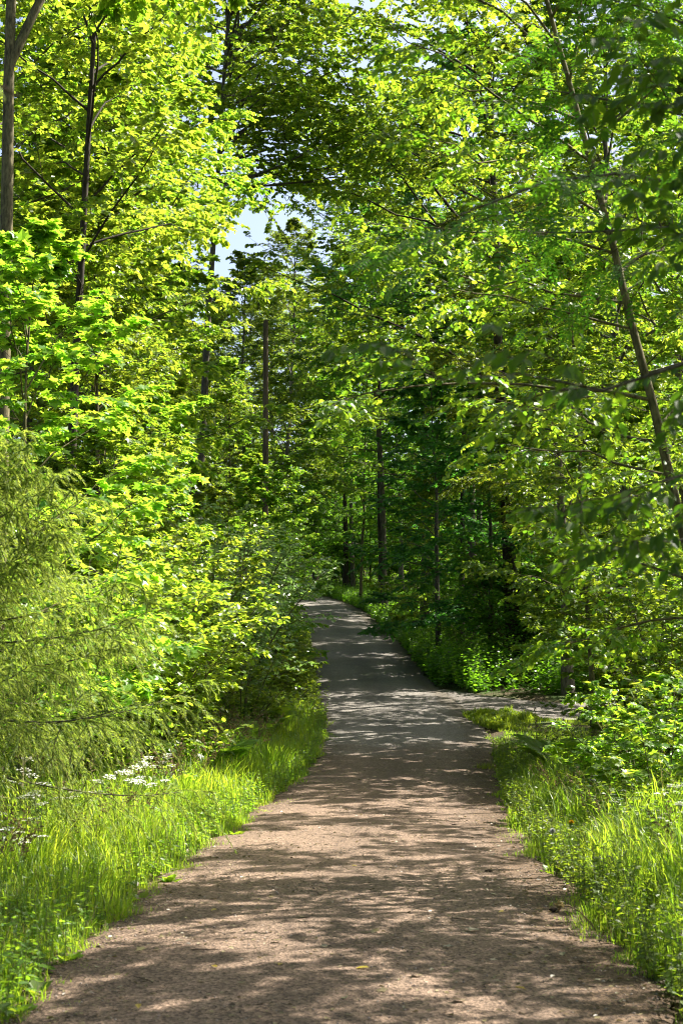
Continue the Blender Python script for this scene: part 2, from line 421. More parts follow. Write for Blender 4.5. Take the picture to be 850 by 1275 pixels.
tag(ground_sheet().obj('ground', [ground_mat()]), kind='structure')

def path_mat(name, brown=True):
    m, nt, N, L = nodes(name)
    out = N('ShaderNodeOutputMaterial'); tc = N('ShaderNodeTexCoord')
    def noise(sc, det, rough=.6):
        n = N('ShaderNodeTexNoise'); n.inputs['Scale'].default_value = sc; n.inputs['Detail'].default_value = det; n.inputs['Roughness'].default_value = rough
        L(tc.outputs['Object'], n.inputs['Vector']); return n
    big = noise(.9, 5); mid = noise(9, 6); fine = noise(120, 3, .8)
    vo = N('ShaderNodeTexVoronoi'); vo.inputs['Scale'].default_value = 60; L(tc.outputs['Object'], vo.inputs['Vector'])
    # stone colours; the grey is also darkened for shade on the far stretch
    c1 = N('ShaderNodeValToRGB'); e = c1.color_ramp.elements
    e[0].position = .15; e[0].color = (.032, .019, .013, 1); e[1].position = .82; e[1].color = (.275, .190, .137, 1)
    c2 = N('ShaderNodeValToRGB'); e = c2.color_ramp.elements
    e[0].position = .12; e[0].color = (.032, .029, .027, 1); e[1].position = .85; e[1].color = (.25, .225, .20, 1)
    sep = N('ShaderNodeSeparateColor'); L(vo.outputs['Color'], sep.inputs[0])
    a = N('ShaderNodeMath'); a.operation = 'MULTIPLY_ADD'; a.inputs[1].default_value = .62; L(sep.outputs[0], a.inputs[0])
    b = N('ShaderNodeMath'); b.operation = 'MULTIPLY'; b.inputs[1].default_value = .45; L(fine.outputs['Fac'], b.inputs[0]); L(b.outputs[0], a.inputs[2])
    for c in (c1, c2): L(a.outputs[0], c.inputs['Fac'])
    sx = N('ShaderNodeSeparateXYZ'); L(tc.outputs['Object'], sx.inputs[0])
    if brown:
        ad = N('ShaderNodeMath'); ad.operation = 'MULTIPLY_ADD'; ad.inputs[1].default_value = 7.; L(big.outputs['Fac'], ad.inputs[0]); L(sx.outputs['Y'], ad.inputs[2])
        mr = N('ShaderNodeMapRange'); mr.interpolation_type = 'SMOOTHSTEP'; mr.inputs['From Min'].default_value = 29.; mr.inputs['From Max'].default_value = 33.5
        L(ad.outputs[0], mr.inputs['Value'])
    mx = N('ShaderNodeMix'); mx.data_type = 'RGBA'
    if brown: L(mr.outputs[0], mx.inputs['Factor'])
    else: mx.inputs['Factor'].default_value = .9
    L(c1.outputs[0], mx.inputs['A']); L(c2.outputs[0], mx.inputs['B'])
    # worn wheel tracks, darker soil and litter towards the edges
    at = N('ShaderNodeAttribute'); at.attribute_name = 'rnd'
    nj = N('ShaderNodeMath'); nj.operation = 'MULTIPLY_ADD'; nj.inputs[1].default_value = .22; L(mid.outputs['Fac'], nj.inputs[0]); L(at.outputs['Fac'], nj.inputs[2])
    tr = N('ShaderNodeValToRGB'); tr.color_ramp.interpolation = 'EASE'
    tr.color_ramp.elements[0].position = .08; tr.color_ramp.elements[0].color = (.45, .42, .36, 1)
    tr.color_ramp.elements[1].position = 1.0; tr.color_ramp.elements[1].color = (.62, .58, .50, 1)
    for ps, v_ in ((.20, .92), (.36, 1.12), (.58, .86), (.82, 1.1), (.93, .85)):
        el_ = tr.color_ramp.elements.new(ps); el_.color = (v_, v_, v_ * .985, 1)
    L(nj.outputs[0], tr.inputs['Fac'])
    trm = N('ShaderNodeMix'); trm.data_type = 'RGBA'; trm.blend_type = 'MULTIPLY'; trm.inputs['Factor'].default_value = 1
    L(mx.outputs['Result'], trm.inputs['A']); L(tr.outputs['Color'], trm.inputs['B'])
    # trodden / dusty patches
    mr2 = N('ShaderNodeMapRange'); mr2.inputs['From Min'].default_value = .3; mr2.inputs['From Max'].default_value = .7; mr2.inputs['To Min'].default_value = .68; mr2.inputs['To Max'].default_value = 1.22
    md = N('ShaderNodeMath'); md.operation = 'MULTIPLY_ADD'; md.inputs[1].default_value = .5; L(mid.outputs['Fac'], md.inputs[0])
    md2 = N('ShaderNodeMath'); md2.operation = 'MULTIPLY'; md2.inputs[1].default_value = .5; L(big.outputs['Fac'], md2.inputs[0]); L(md2.outputs[0], md.inputs[2])
    L(md.outputs[0], mr2.inputs['Value'])
    h = N('ShaderNodeHueSaturation'); L(trm.outputs['Result'], h.inputs['Color']); L(mr2.outputs[0], h.inputs['Value'])
    bp = N('ShaderNodeBump'); bp.inputs['Strength'].default_value = .9; bp.inputs['Distance'].default_value = .012
    ba = N('ShaderNodeMath'); ba.operation = 'ADD'; L(vo.outputs['Distance'], ba.inputs[0]); L(fine.outputs['Fac'], ba.inputs[1]); L(ba.outputs[0], bp.inputs['Height'])
    p = N('ShaderNodeBsdfPrincipled'); p.inputs['Roughness'].default_value = .88; p.inputs['Specular IOR Level'].default_value = .25
    L(h.outputs[0], p.inputs['Base Color']); L(bp.outputs[0], p.inputs['Normal']); L(p.outputs[0], out.inputs[0])
    return m
def strip(y, a, b, nu, crown, lift=0.):
    u = np.linspace(0, 1, nu)[None]; XX = a[:, None] * (1 - u) + b[:, None] * u; YY = np.repeat(y[:, None], nu, 1)
    Z = g(YY) + lift + crown * (1 - (2 * u - 1) ** 2) - .022 * (np.abs(2 * u - 1) > .97)
    Z = Z + .008 * np.sin(XX * 2.3 + YY * 1.1) * np.sin(YY * 1.7) * (np.abs(2 * u - 1) < .9)
    m = MB(); ny = len(y); i = (np.arange(ny - 1)[:, None] * nu + np.arange(nu - 1)[None]).reshape(-1)
    m.add(np.stack([XX, YY, Z], -1), np.stack([i, i + 1, i + nu + 1, i + nu], -1), None, 0, np.repeat(u, ny, 0).reshape(-1), True); return m
py = np.arange(-28, 108, .12)
tag(strip(py, left_edge(py) + wob1(py, 1) - .05, right_edge(py) + wob1(py, 4) + .05, 31, .035).obj('path', [path_mat('path_gravel')]), kind='structure')
def side_strip():
    xs = np.arange(1.3, 22, .2); lo, hi = side_y(xs); lo = lo + .5 * wob1(xs, 2); hi = hi + .5 * wob1(xs, 5)
    u = np.linspace(0, 1, 12)[None]; YY = lo[:, None] * (1 - u) + hi[:, None] * u; XX = np.repeat(xs[:, None], 12, 1)
    fall = np.clip((XX - 1.3) / 1.2, 0, 1)
    Z = g(YY) + .008 + .0 * fall
    Z = np.where(XX < right_edge(YY), g(YY) - .02, Z)
    m = MB(); i = (np.arange(len(xs) - 1)[:, None] * 12 + np.arange(11)[None]).reshape(-1)
    m.add(np.stack([XX, YY, Z], -1), np.stack([i, i + 12, i + 13, i + 1], -1), None, 0, None, True); return m
tag(side_strip().obj('side_path', [path_mat('side_gravel', False)]), kind='structure')

# ================================================================== TREE KINDS
OV, RO, MA, PI_ = T_OV, T_RO, T_MA, T_PI
proto('birch1', 'broadleaf_tree', 'tree', tree(11, 19, .17, .30, 44, 4.3, 10, 9, 16, .098, RO, None, el=(18, 68), lean=(.4, .2)), LEAF, BARK)
proto('birch2', 'broadleaf_tree', 'tree', tree(12, 17, .15, .22, 42, 4.0, 10, 9, 16, .095, OV, None, el=(10, 65), lean=(-.5, .3), tilt=.6), LEAF, BARK)
proto('maple1', 'maple_tree', 'tree', tree(13, 15, .16, .12, 40, 4.2, 9, 8, 10, .145, MA, None, el=(8, 60), tilt=.28, droop=.22), MAPLE, BARK)
proto('slim1', 'slender_tree', 'tree', tree(14, 11, .075, .20, 34, 2.4, 9, 7, 13, .095, OV, None, el=(20, 65), lean=(.4, -.2)), LEAF, BARKM)
proto('bare1', 'bare_stemmed_tree', 'tree', tree(15, 17, .15, .48, 30, 3.6, 8, 8, 13, .115, RO, None, el=(15, 65)), DEEP, BARKD)
proto('slim2', 'slender_tree', 'tree', tree(17, 12, .08, .48, 15, 2.4, 6, 7, 13, .10, OV, None, el=(5, 60), lean=(.2, -.2), prof=(1, 1, .85, .6, .2)), LEAF, BARKM)  # added unseen tree, high thin crown shaped to dapple the path
proto('maplesap', 'young_maple', 'maple', tree(16, 5.2, .035, .08, 30, 1.8, 7, 6, 7, .088, MA, None, el=(20, 62), tilt=.30, droop=.20, L3=.4, L2f=.45), MAPLE, BARKM)
def bush(seed, H, spread, nst, n2, n3, k, leaf, tmpl, tilt=.35, L3=.35, stem_r=.018, droop=.22, bright=0.):
    rng = np.random.default_rng(seed); tb, cr = MB(), MB()
    t = np.linspace(0, 1, 9); a = np.arange(nst) * 2.399 + rng.normal(0, .3, nst)
    rad = spread * np.sqrt((np.arange(nst) + .5) / nst) * rng.uniform(.75, 1.15, nst)
    hh = H * rng.uniform(.72, 1.08, nst) * (1 - .35 * (rad / spread) ** 2)
    C = np.zeros((nst, 9, 3))
    C[..., 0] = np.cos(a)[:, None] * (.10 + rad[:, None] * t ** 1.5); C[..., 1] = np.sin(a)[:, None] * (.10 + rad[:, None] * t ** 1.5); C[..., 2] = hh[:, None] * t - .1 * (t == 0)
    C += np.cumsum(rng.normal(0, .018 * H / 3, C.shape), 1) * t[:, None]
    tubes(tb, C, stem_r * (1 - .75 * t)[None] * np.ones((nst, 1)), 5)
    pr, l1 = shoots(rng, C, n2, .10, .97, np.full(nst, spread * .75), 1.0, True, .12, M=6, taper=.45, rise=.15)
    tubes(cr, pr, (.003 + .003 * l1)[:, None] * np.linspace(1, .3, 6)[None], 3, 1)
    tw, l2 = shoots(rng, pr, n3, .12, 1., np.clip(l1 * .5, .12, L3), .75, True, .18, M=4)
    tubes(cr, tw, np.full((len(tw), 4), .002), 3, 1)
    foliage(rng, cr, tw, k, leaf, tmpl, 0, tilt, droop, bright=bright); foliage(rng, cr, C[:, -3:], 6, leaf, tmpl, 0, tilt, droop, bright=bright)
    return tb, cr
proto('hazel', 'hazel_bush', 'bush', bush(21, 4.2, 1.9, 12, 13, 9, 9, .080, RO), HAZEL, BARKM)
proto('hazel2', 'hazel_bush', 'bush', bush(22, 3.4, 1.6, 11, 12, 9, 9, .068, OV, tilt=.5), HAZEL, BARKM)
proto('shrub', 'leafy_shrub', 'shrub', bush(23, 1.7, .95, 10, 8, 6, 8, .065, RO), HERB, BARKM)
proto('saplings', 'sapling', 'sapling', bush(24, 1.9, .8, 5, 9, 5, 6, .10, MA, tilt=.25, stem_r=.010), MAPLE, BARKM)
proto('thicket', 'bare_thicket', 'thicket', bush(25, 4.0, 1.3, 16, 5, 5, 6, .09, RO, tilt=.4, stem_r=.016), DEEP, BARKD)

# spruce
def spruce(seed, H, L1, n1, base=.03):
    rng = np.random.default_rng(seed); tb, cr = MB(), MB()
    P0 = trunk_curve(rng, H, (.1, .1), .012); t0 = np.linspace(0, 1, 16)
    tubes(tb, P0[None], (.075 * (1 - .93 * t0))[None], 8)
    u = (np.arange(n1) + rng.random(n1)) / n1; t = base + (.98 - base) * u
    b, _ = lerp_curve(P0[None], t[None]); b = b[0]
    a = np.arange(n1) * 2.399 + rng.normal(0, .3, n1); e = np.radians(np.interp(u, [0, 1], [8, 48])) + rng.normal(0, .1, n1)
    Lp = L1 * (1 - u) ** .75 * rng.uniform(.75, 1.15, n1) + .12
    d = np.stack([np.cos(a) * np.cos(e), np.sin(a) * np.cos(e), np.sin(e)], -1); tt = np.linspace(0, 1, 9)
    C = b[:, None] + d[:, None] * (Lp[:, None] * tt)[..., None]; C[..., 2] += (-.30 * tt ** 1.2 + .16 * tt ** 3) * Lp[:, None]
    tubes(tb, C, (.003 + .004 * Lp)[:, None] * np.linspace(1, .25, 9)[None], 5)
    n2 = 18
    sec, l2 = shoots(rng, C, n2, .12, 1., Lp * .36, .95, True, .32, M=5, taper=.45)
    tubes(cr, sec, np.full((len(sec), 5), .0035) * np.linspace(1, .4, 5)[None], 3, 1)
    tw, l3 = shoots(rng, sec, 5, .08, 1., np.clip(l2 * .6, .14, .30), .65, True, .80, M=4, taper=.3)
    allc = (sec, tw, C[:, 3:])
    tubes(cr, tw, np.full((len(tw), 4), .0016), 3, 1)
    for c, k in zip(allc, (120, 84, 120)):
        n = len(c); s = rng.random((n, k)); p, T = lerp_curve(c, s)
        ph = rng.uniform(0, 2 * pi, (n, k))[..., None]; sd = unit(np.cross(T, UP) + 1e-4); nr = np.cross(sd, T)
        lat = np.cos(ph) * sd + np.sin(ph) * (nr * .7 + UP * .15)
        dd = unit(T * .85 + lat * .62)
        V = np.stack([p + lat * .0015 - .0034 * np.cross(dd, lat), p + .0034 * np.cross(dd, lat), p + dd * (.034 * rng.uniform(.7, 1.2, (n, k)))[..., None]], 2)
        m = n * k
        rr = np.repeat(np.clip(.15 + .6 * s + rng.normal(0, .16, (n, 1)) + rng.normal(0, .1, (n, k)), 0, 1).reshape(-1), 3)
        cr.add(V, None, np.arange(m * 3).reshape(-1, 3), 0, rr)
    return tb, cr
proto('spruce', 'spruce_tree', 'spruce', spruce(31, 3.7, 2.1, 72, .27), NEEDLE, BARK)
# ================================================================== HERO TREES NEAR THE CAMERA
# slender tree by the right verge, leaning over the path as it rises
bx, by_ = 3.2, 12.0
proto('rhero', 'leaning_tree', 'tree', tree(41, 9.5, .060, .20, 32, 2.6, 8, 7, 12, .056, RO, None, el=(5, 55), lean=(-2.0, .2), wob=.012, s2=.05, tilt=.4, droop=.3,
      az=(pi * .95, .35)), LEAFR, BARKM)
place('rhero', bx, by_, 0, 1, 'slender mossy trunk leaning left over the right verge, its leaves hiding the top right')
# near tree standing off the right edge whose lowest branches hang into view, out of focus
proto('rnear', 'near_tree', 'tree', tree(42, 4.7, .05, .46, 17, 1.40, 6, 5, 8, .060, OV, None, el=(-12, 50), lean=(-.2, .1), tilt=.45, droop=.45, az=(pi * .98, .40)), NEARL, BARK)
place('rnear', 2.05, 4.9, 0, 1, 'nearest tree, its blurred dark oval leaves hanging in from the right edge')
proto('rowan', 'rowan_tree', 'tree', tree(43, 8.5, .07, .36, 22, 2.5, 6, 5, 4, .17, PI_, None, el=(0, 55), lean=(-.3, .1), tilt=.3, droop=.3, az=(pi, .5)), NEARL, BARK)
place('rowan', 3.1, 7.6, 0, 1, 'rowan with feathery divided leaves reaching in at the upper right')
# small tree off the left edge with one low spray in the top left corner
proto('lnear', 'near_tree', 'tree', tree(44, 5.2, .045, .50, 14, 1.2, 6, 5, 7, .062, MA, None, el=(10, 55), tilt=.3,
      extra=None), MAPLE, BARK)
def left_spray():
    m = MB(); rng = np.random.default_rng(5)
    c = np.array([[[-1.62, 2.35, 2.3], [-1.2, 2.45, 2.6], [-.9, 2.52, 2.68], [-.70, 2.56, 2.65], [-.57, 2.6, 2.58]]])
    return c
o = place('lnear', -1.65, 2.3, 0, 1, 'small near tree with one blurred bright leaf spray in the top left corner')
mb_ = MB(); c_ = left_spray() - np.array(o.location); tubes(mb_, c_, np.array([[.012, .009, .007, .005, .003]]), 5, 1)
foliage(np.random.default_rng(3), mb_, c_[:, 2:], 5, .060, MA, 0, .25, .25)
mb_.obj('branch', [MAPLE, TWIG], o)

# left: forked grey tree, leaning slim tree
proto('lfork', 'forked_tree', 'tree', tree(45, 19, .125, .58, 30, 3.4, 9, 8, 13, .10, RO, None, el=(15, 62), lean=(.05, .1), wob=.008,
      forks=[(9.1, (1.35, .4, 15.5), .065)]), LEAF, BARKM)
ploc('lfork', -4, 18, 0, 1, 'grey forked trunk at the left edge of the photo')
proto('lslim', 'slim_tree', 'tree', tree(46, 16, .105, .40, 27, 3.1, 9, 8, 13, .095, RO, None, el=(30, 66), lean=(.55, .1), wob=.010), LEAF, BARKD)
ploc('lslim', 76, 23, 0, 1, 'slim dark trunk curving upward just right of the forked grey tree')
# right: spreading tree whose long low limb arches out over the path
limb = lambda pts: [np.array(p, float) for p in pts]
proto('arch', 'spreading_tree', 'tree', tree(47, 18, .17, .36, 36, 4.3, 9, 8, 13, .10, RO, None, el=(2, 62), lean=(-.6, .1), wob=.012, az=(pi, .25),
      extra=[[(-.2, 0, 6.2), (-1.4, .1, 7.2), (-2.8, .3, 7.9), (-4.2, .4, 8.6), (-5.4, .2, 9.1)],
             [(-.2, 0, 7.6), (-1.2, -.4, 9.2), (-2.4, -.6, 10.8), (-3.6, -.6, 12.2)],
             [(-.3, 0, 9.0), (-1.8, .5, 11.2), (-3.4, .9, 13.2), (-4.4, 1.1, 14.6)]]), LEAFR, BARKD)
ploc('arch', 640, 42.5, 0, 1.3, 'spreading tree right of the path, long dark limb arching left beneath the sky gap')

proto('lover', 'overhanging_tree', 'tree', tree(48, 22.5, .17, .615, 64, 5.8, 12, 9, 16, .110, RO, None, s2=.06, el=(8, 66), lean=(1.0, .1), wob=.010, az=(0., .45), prof=(.9, 1, .95, .8, .3)), LEAF, BARK)
ploc('lover', 238, 45, 0, 1.02, 'tall tree left of the pole whose crown closes over the top middle')
ploc('spruce', -95, 11.6, .6, 1, 'drooping young spruce filling the lower left edge beside the grass')

# ================================================================== LEFT SIDE
T = [  # key, px, d, rz, scale, label
 ('slim1', 70, 33, 1.0, 1.5, 'faint thin trunk behind the slim dark trunk on the left'),
 ('birch1', 128, 34, 2.0, 1.0, 'tall bright tree just left of centre, behind the leaning slim trunk'),
 ('birch2', 168, 53, .5, 1.15, 'tall tree just left of the sky gap, crown touching the top edge'),
 ('maple1', 120, 40, 3.0, 1.05, 'tall maple hidden behind the left hand crowns'),
 ('birch2', 20, 36, 4.1, 1.1, 'tall tree behind the forked grey trunk'),
 ('birch1', -60, 26, 5.0, .9, 'leafy tree outside the left edge reaching over the forked trunk'),
 ('maplesap', 30, 14.5, .7, 1.12, 'bright young maple with layered yellow green leaves by the left edge'),
 ('maplesap', 128, 20, 2.5, .95, 'young maple in front of the slim dark trunk foot'),
 ('maplesap', 245, 40, 4.0, 1.1, 'yellow green young maple left of the wooden pole'),
 ('maplesap', 312, 52, 1.2, 1.25, 'young maple with bright leaves at the foot of the wooden pole'),
 ('maplesap', 326, 41, 3.1, 1.1, 'young maple hiding the lower half of the wooden pole'),
 ('maplesap', 185, 31, 5.2, 1.35, 'tall young maple between the slim dark trunk and the pole'),
 ('hazel', 95, 17.5, 1.4, .95, 'hazel bush rising straight behind the drooping spruce'),
 ('hazel', 175, 20.5, 2.9, .95, 'broad sunny hazel bush right of the drooping spruce'),
 ('hazel2', 200, 25.5, .3, 1.0, 'sunny hazel bush above the ferns'),
 ('hazel', 215, 31, 4.4, 1.15, 'tall hazel bush behind the sunny bushes left of the pole'),
 ('hazel2', 288, 33, 5.5, 1.45, 'pale silvery leaved bush beside the path bend'),
 ('hazel2', 306, 43, 2.2, 1.15, 'pale leaved bush leaning to the path at its far bend'),
 ('shrub', 345, 35, 1.1, 1.2, 'low green shrub at the left path edge by the bend'),
 ('shrub', 300, 28.5, 2.7, 1.1, 'low shrub behind the tall seeding grass'),
 ('shrub', 348, 47, 3.7, 1.0, 'low shrub at the left path edge where the path bends away'),
 ('shrub', 205, 22, 4.7, 1.1, 'low shrub between the ferns and the spruce tips'),
 ('hazel', 270, 37, .9, 1.2, 'hazel bush behind the pale silvery bush'),
 ('hazel', 310, 62, 3.3, 1.3, 'hazel bush far up the slope behind the wooden pole'),
 ('slim1', 285, 55, 2.2, .95, 'thin tree up the slope left of the wooden pole'),
 ('slim1', 205, 48, 3.6, 1.2, 'thin tree among the left hand maples'),
 ('slim1', 130, 27, 4.6, .95, 'thin leafy tree between the slim trunk and the hazel bushes'),
]
for k, px, d, rz, sc, lb in T:
    ploc(k, px, d, rz, sc, lb, None, leafm=SILVER if 'pale' in lb else None)

# wooden pole with its cap and insulator pegs
def pole():
    r = thing('utility_pole', 'bare brown wooden pole rising above the bushes left of the path', 'pole', (X_at(331, 44), 44, float(g(44)) - .3))
    t = np.linspace(0, 1, 14); P = np.zeros((1, 14, 3)); P[0, :, 2] = 10.6 * t; P[0, :, 0] = -.05 * t
    m = MB(); tubes(m, P, (.100 - .025 * t)[None], 12); th = np.arange(12) * pi / 6
    m.add(np.concatenate([np.stack([.075 * np.cos(th) - .05, .075 * np.sin(th), np.full(12, 10.6)], -1), [[-.05, 0, 10.63]]]), None, [[i, (i + 1) % 12, 12] for i in range(12)])
    m.obj('post', [bark_mat('pole_wood', (.075, .052, .034), (.20, .15, .10), 14, .05)], r)
pole()

# ================================================================== RIGHT SIDE AND FAR WOOD
T = [
 ('birch2', 705, 38, .4, 1.0, 'tall tree with pale trunk behind the spreading tree on the right'),
 ('birch1', 590, 52, 1.9, 1.15, 'tall tree over the dark maples right of the path'),
 ('birch1', 790, 29, 3.1, .85, 'tall tree behind the leaning trunk on the right'),
 ('maple1', 860, 34, 4.0, 1.0, 'maple at the far right behind the rowan'),
 ('birch2', 528, 62, 5.0, 1.35, 'tall tree straddling the middle of the picture above the path'),
 ('maple1', 545, 47, 2.2, .62, 'dark maple with spreading leaves above the side path junction'),
 ('maple1', 610, 44, 5.2, .60, 'dark maple right of the side path junction'),
 ('birch1', 262, 70, .9, .78, 'tall tree far up the slope just under the sky gap'),
 ('birch2', 352, 88, 4.4, 1.3, 'far tall tree just right of the sky gap'),
 ('birch1', 308, 66, 2.4, .85, 'tree behind the wooden pole, its crown rising just above the pole top'),
 ('birch2', 478, 70, 1.1, 1.35, 'tallest tree right of the upper path, crown meeting the top edge'),
 ('maplesap', 530, 60, .6, 1.2, 'shaded young maple beside the upper path'),
 ('maplesap', 545, 52, 1.6, 1.2, 'young maple lit at its crown over the right path edge'),
 ('hazel', 640, 42.5, 2.1, 1.15, 'shaded hazel bush across the side path'),
 ('hazel', 705, 43, 3.4, 1.1, 'hazel bush in deep shade right of the shaded hazel'),
 ('hazel2', 578, 47, 4.2, .9, 'dim hazel bush above the gravel junction'),
 ('maplesap', 785, 28, 5.0, 1.2, 'young maple with sunlit lower branches over the side path'),
 ('hazel', 805, 25.5, .8, 1.05, 'hazel with sunlit leaf sprays reaching left on the right side'),
 ('hazel', 850, 22, 1.8, 1.0, 'sunlit hazel bush at the right edge behind the saplings'),
 ('slim1', 735, 24, 2.6, .8, 'thin leafy tree behind the leaning trunk, branches lit'),
 ('slim1', 668, 43, 5.6, 1.0, 'thin tree with sunlit tiers of leaves across the side path'),
 ('thicket', 690, 45, .2, 1.0, 'bare stemmed thicket in the dark right of the side path'),
 ('thicket', 770, 40, 1.4, 1.0, 'bare stemmed thicket deeper right in the shade'),
 ('thicket', 840, 41, 2.4, 1.0, 'bare stemmed thicket at the far right edge'),
 ('shrub', 800, 17.6, .5, .95, 'green shrub at the right edge above the verge grass'),
 ('shrub', 850, 19, 2.5, 1.1, 'taller shrub against the right frame edge'),
 ('saplings', 792, 21.5, .5, .95, 'sapling clump nearest the side path mouth'),
 ('saplings', 775, 17.2, 1.7, .85, 'dark stemmed sapling clump in the right verge'),
 ('saplings', 820, 15.6, 2.9, .85, 'yellow green sapling clump at the right edge'),
 ('saplings', 845, 20, 3.9, 1.1, 'sapling clump behind the yellow green saplings'),
 ('shrub', 825, 24.5, 4.2, .9, 'leafy shrub beside the side path mouth'),
 ('bare1', 475, 70, .3, 1.15, 'dark straight trunk, clearest in the shaded wood right of the path'),
 ('bare1', 430, 94, 1.9, 1.25, 'thick dark trunk second from the left in the shaded wood'),
 ('bare1', 416, 101, 3.2, 1.2, 'dark trunk leftmost in the shaded wood beside the path bend'),
 ('slim1', 448, 77, 1.2, 1.3, 'pale thin stem between the two dark trunks in the shaded wood'),
 ('bare1', 574, 50, 4.1, .8, 'dark trunk rising behind the junction maples'),
 ('bare1', 760, 47, 5.1, .9, 'dark trunk at right behind the thickets'),
 ('bare1', 655, 55, .9, .95, 'dark trunk deep behind the shaded hazel'),
]
for k, px, d, rz, sc, lb in T:
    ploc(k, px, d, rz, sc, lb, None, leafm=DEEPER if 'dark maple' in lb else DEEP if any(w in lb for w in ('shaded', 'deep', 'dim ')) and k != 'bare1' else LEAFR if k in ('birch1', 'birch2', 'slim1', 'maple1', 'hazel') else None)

# far wood closing the view on the slope, and the wood at both sides
rng = np.random.default_rng(77)
FAR = 'trees of the far wood on the slope'
def far(px, d, key, sc, deep):
    x = X_at(px, d)
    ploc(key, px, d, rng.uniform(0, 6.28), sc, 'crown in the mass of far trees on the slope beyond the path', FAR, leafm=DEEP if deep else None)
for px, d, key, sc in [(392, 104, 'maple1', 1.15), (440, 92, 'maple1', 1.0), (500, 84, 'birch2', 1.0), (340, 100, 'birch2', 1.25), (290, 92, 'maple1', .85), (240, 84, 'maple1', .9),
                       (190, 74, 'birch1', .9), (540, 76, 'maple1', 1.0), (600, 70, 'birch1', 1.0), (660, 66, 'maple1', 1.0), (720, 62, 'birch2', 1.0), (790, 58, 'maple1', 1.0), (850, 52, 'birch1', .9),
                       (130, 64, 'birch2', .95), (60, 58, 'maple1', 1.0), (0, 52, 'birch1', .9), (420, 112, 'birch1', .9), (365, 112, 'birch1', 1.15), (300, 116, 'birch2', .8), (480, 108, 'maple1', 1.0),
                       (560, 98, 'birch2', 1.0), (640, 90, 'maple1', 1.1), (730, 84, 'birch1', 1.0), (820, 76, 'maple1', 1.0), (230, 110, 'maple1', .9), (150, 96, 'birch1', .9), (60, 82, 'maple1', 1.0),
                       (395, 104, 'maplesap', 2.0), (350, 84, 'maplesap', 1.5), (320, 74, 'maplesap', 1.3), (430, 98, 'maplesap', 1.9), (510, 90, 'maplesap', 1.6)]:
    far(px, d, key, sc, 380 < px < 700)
for i in range(64):
    d = rng.uniform(92, 150); px = rng.uniform(300, 640) if i % 3 else rng.uniform(80, 820); x = X_at(px, d)
    if on_way(np.array([x]), np.array([d]), -2.4)[0]: continue
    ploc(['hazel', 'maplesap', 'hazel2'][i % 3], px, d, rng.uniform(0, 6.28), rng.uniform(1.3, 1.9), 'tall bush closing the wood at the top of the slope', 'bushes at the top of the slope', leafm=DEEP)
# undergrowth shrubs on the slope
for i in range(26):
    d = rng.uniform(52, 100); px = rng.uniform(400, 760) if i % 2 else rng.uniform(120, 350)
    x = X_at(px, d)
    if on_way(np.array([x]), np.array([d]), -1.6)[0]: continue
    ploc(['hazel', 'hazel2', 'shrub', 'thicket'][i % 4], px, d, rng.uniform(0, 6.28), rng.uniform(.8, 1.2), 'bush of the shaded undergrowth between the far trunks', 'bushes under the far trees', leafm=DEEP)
# unseen trees outside the frame, added to shade the path from the right and behind
SH = [('slim2', 4.4, 7.0, .74), ('slim2', 4.7, 9.4, .76), ('slim2', 5.0, 12.0, .74), ('slim2', 5.3, 14.6, .78), ('slim2', 5.7, 17.4, .78), ('slim2', 6.1, 20.6, .8), ('slim2', 6.7, 24, .8), ('slim2', 7.4, 27.5, .85), ('slim2', 4.0, 8.2, .74), ('slim2', 5.6, 10.6, .84), ('slim2', 4.6, 4.2, .8), ('slim1', 5.0, .4, .8),
      ('birch1', 10.5, 3, .8), ('birch1', 14.5, 16, .75), ('birch2', 6.6, -3, .9), ('birch1', 16.5, 22, .8), ('birch1', -7.5, 3, .95), ('birch2', -6.5, -4, 1.0), ('maple1', -1.5, -9, 1.0)]
for key, x, y, sc in SH:
    place(key, x, y, rng.uniform(0, 6.28), sc, 'unseen tree added beside the path just outside the picture for its shade', 'unseen trees added to shade the path')

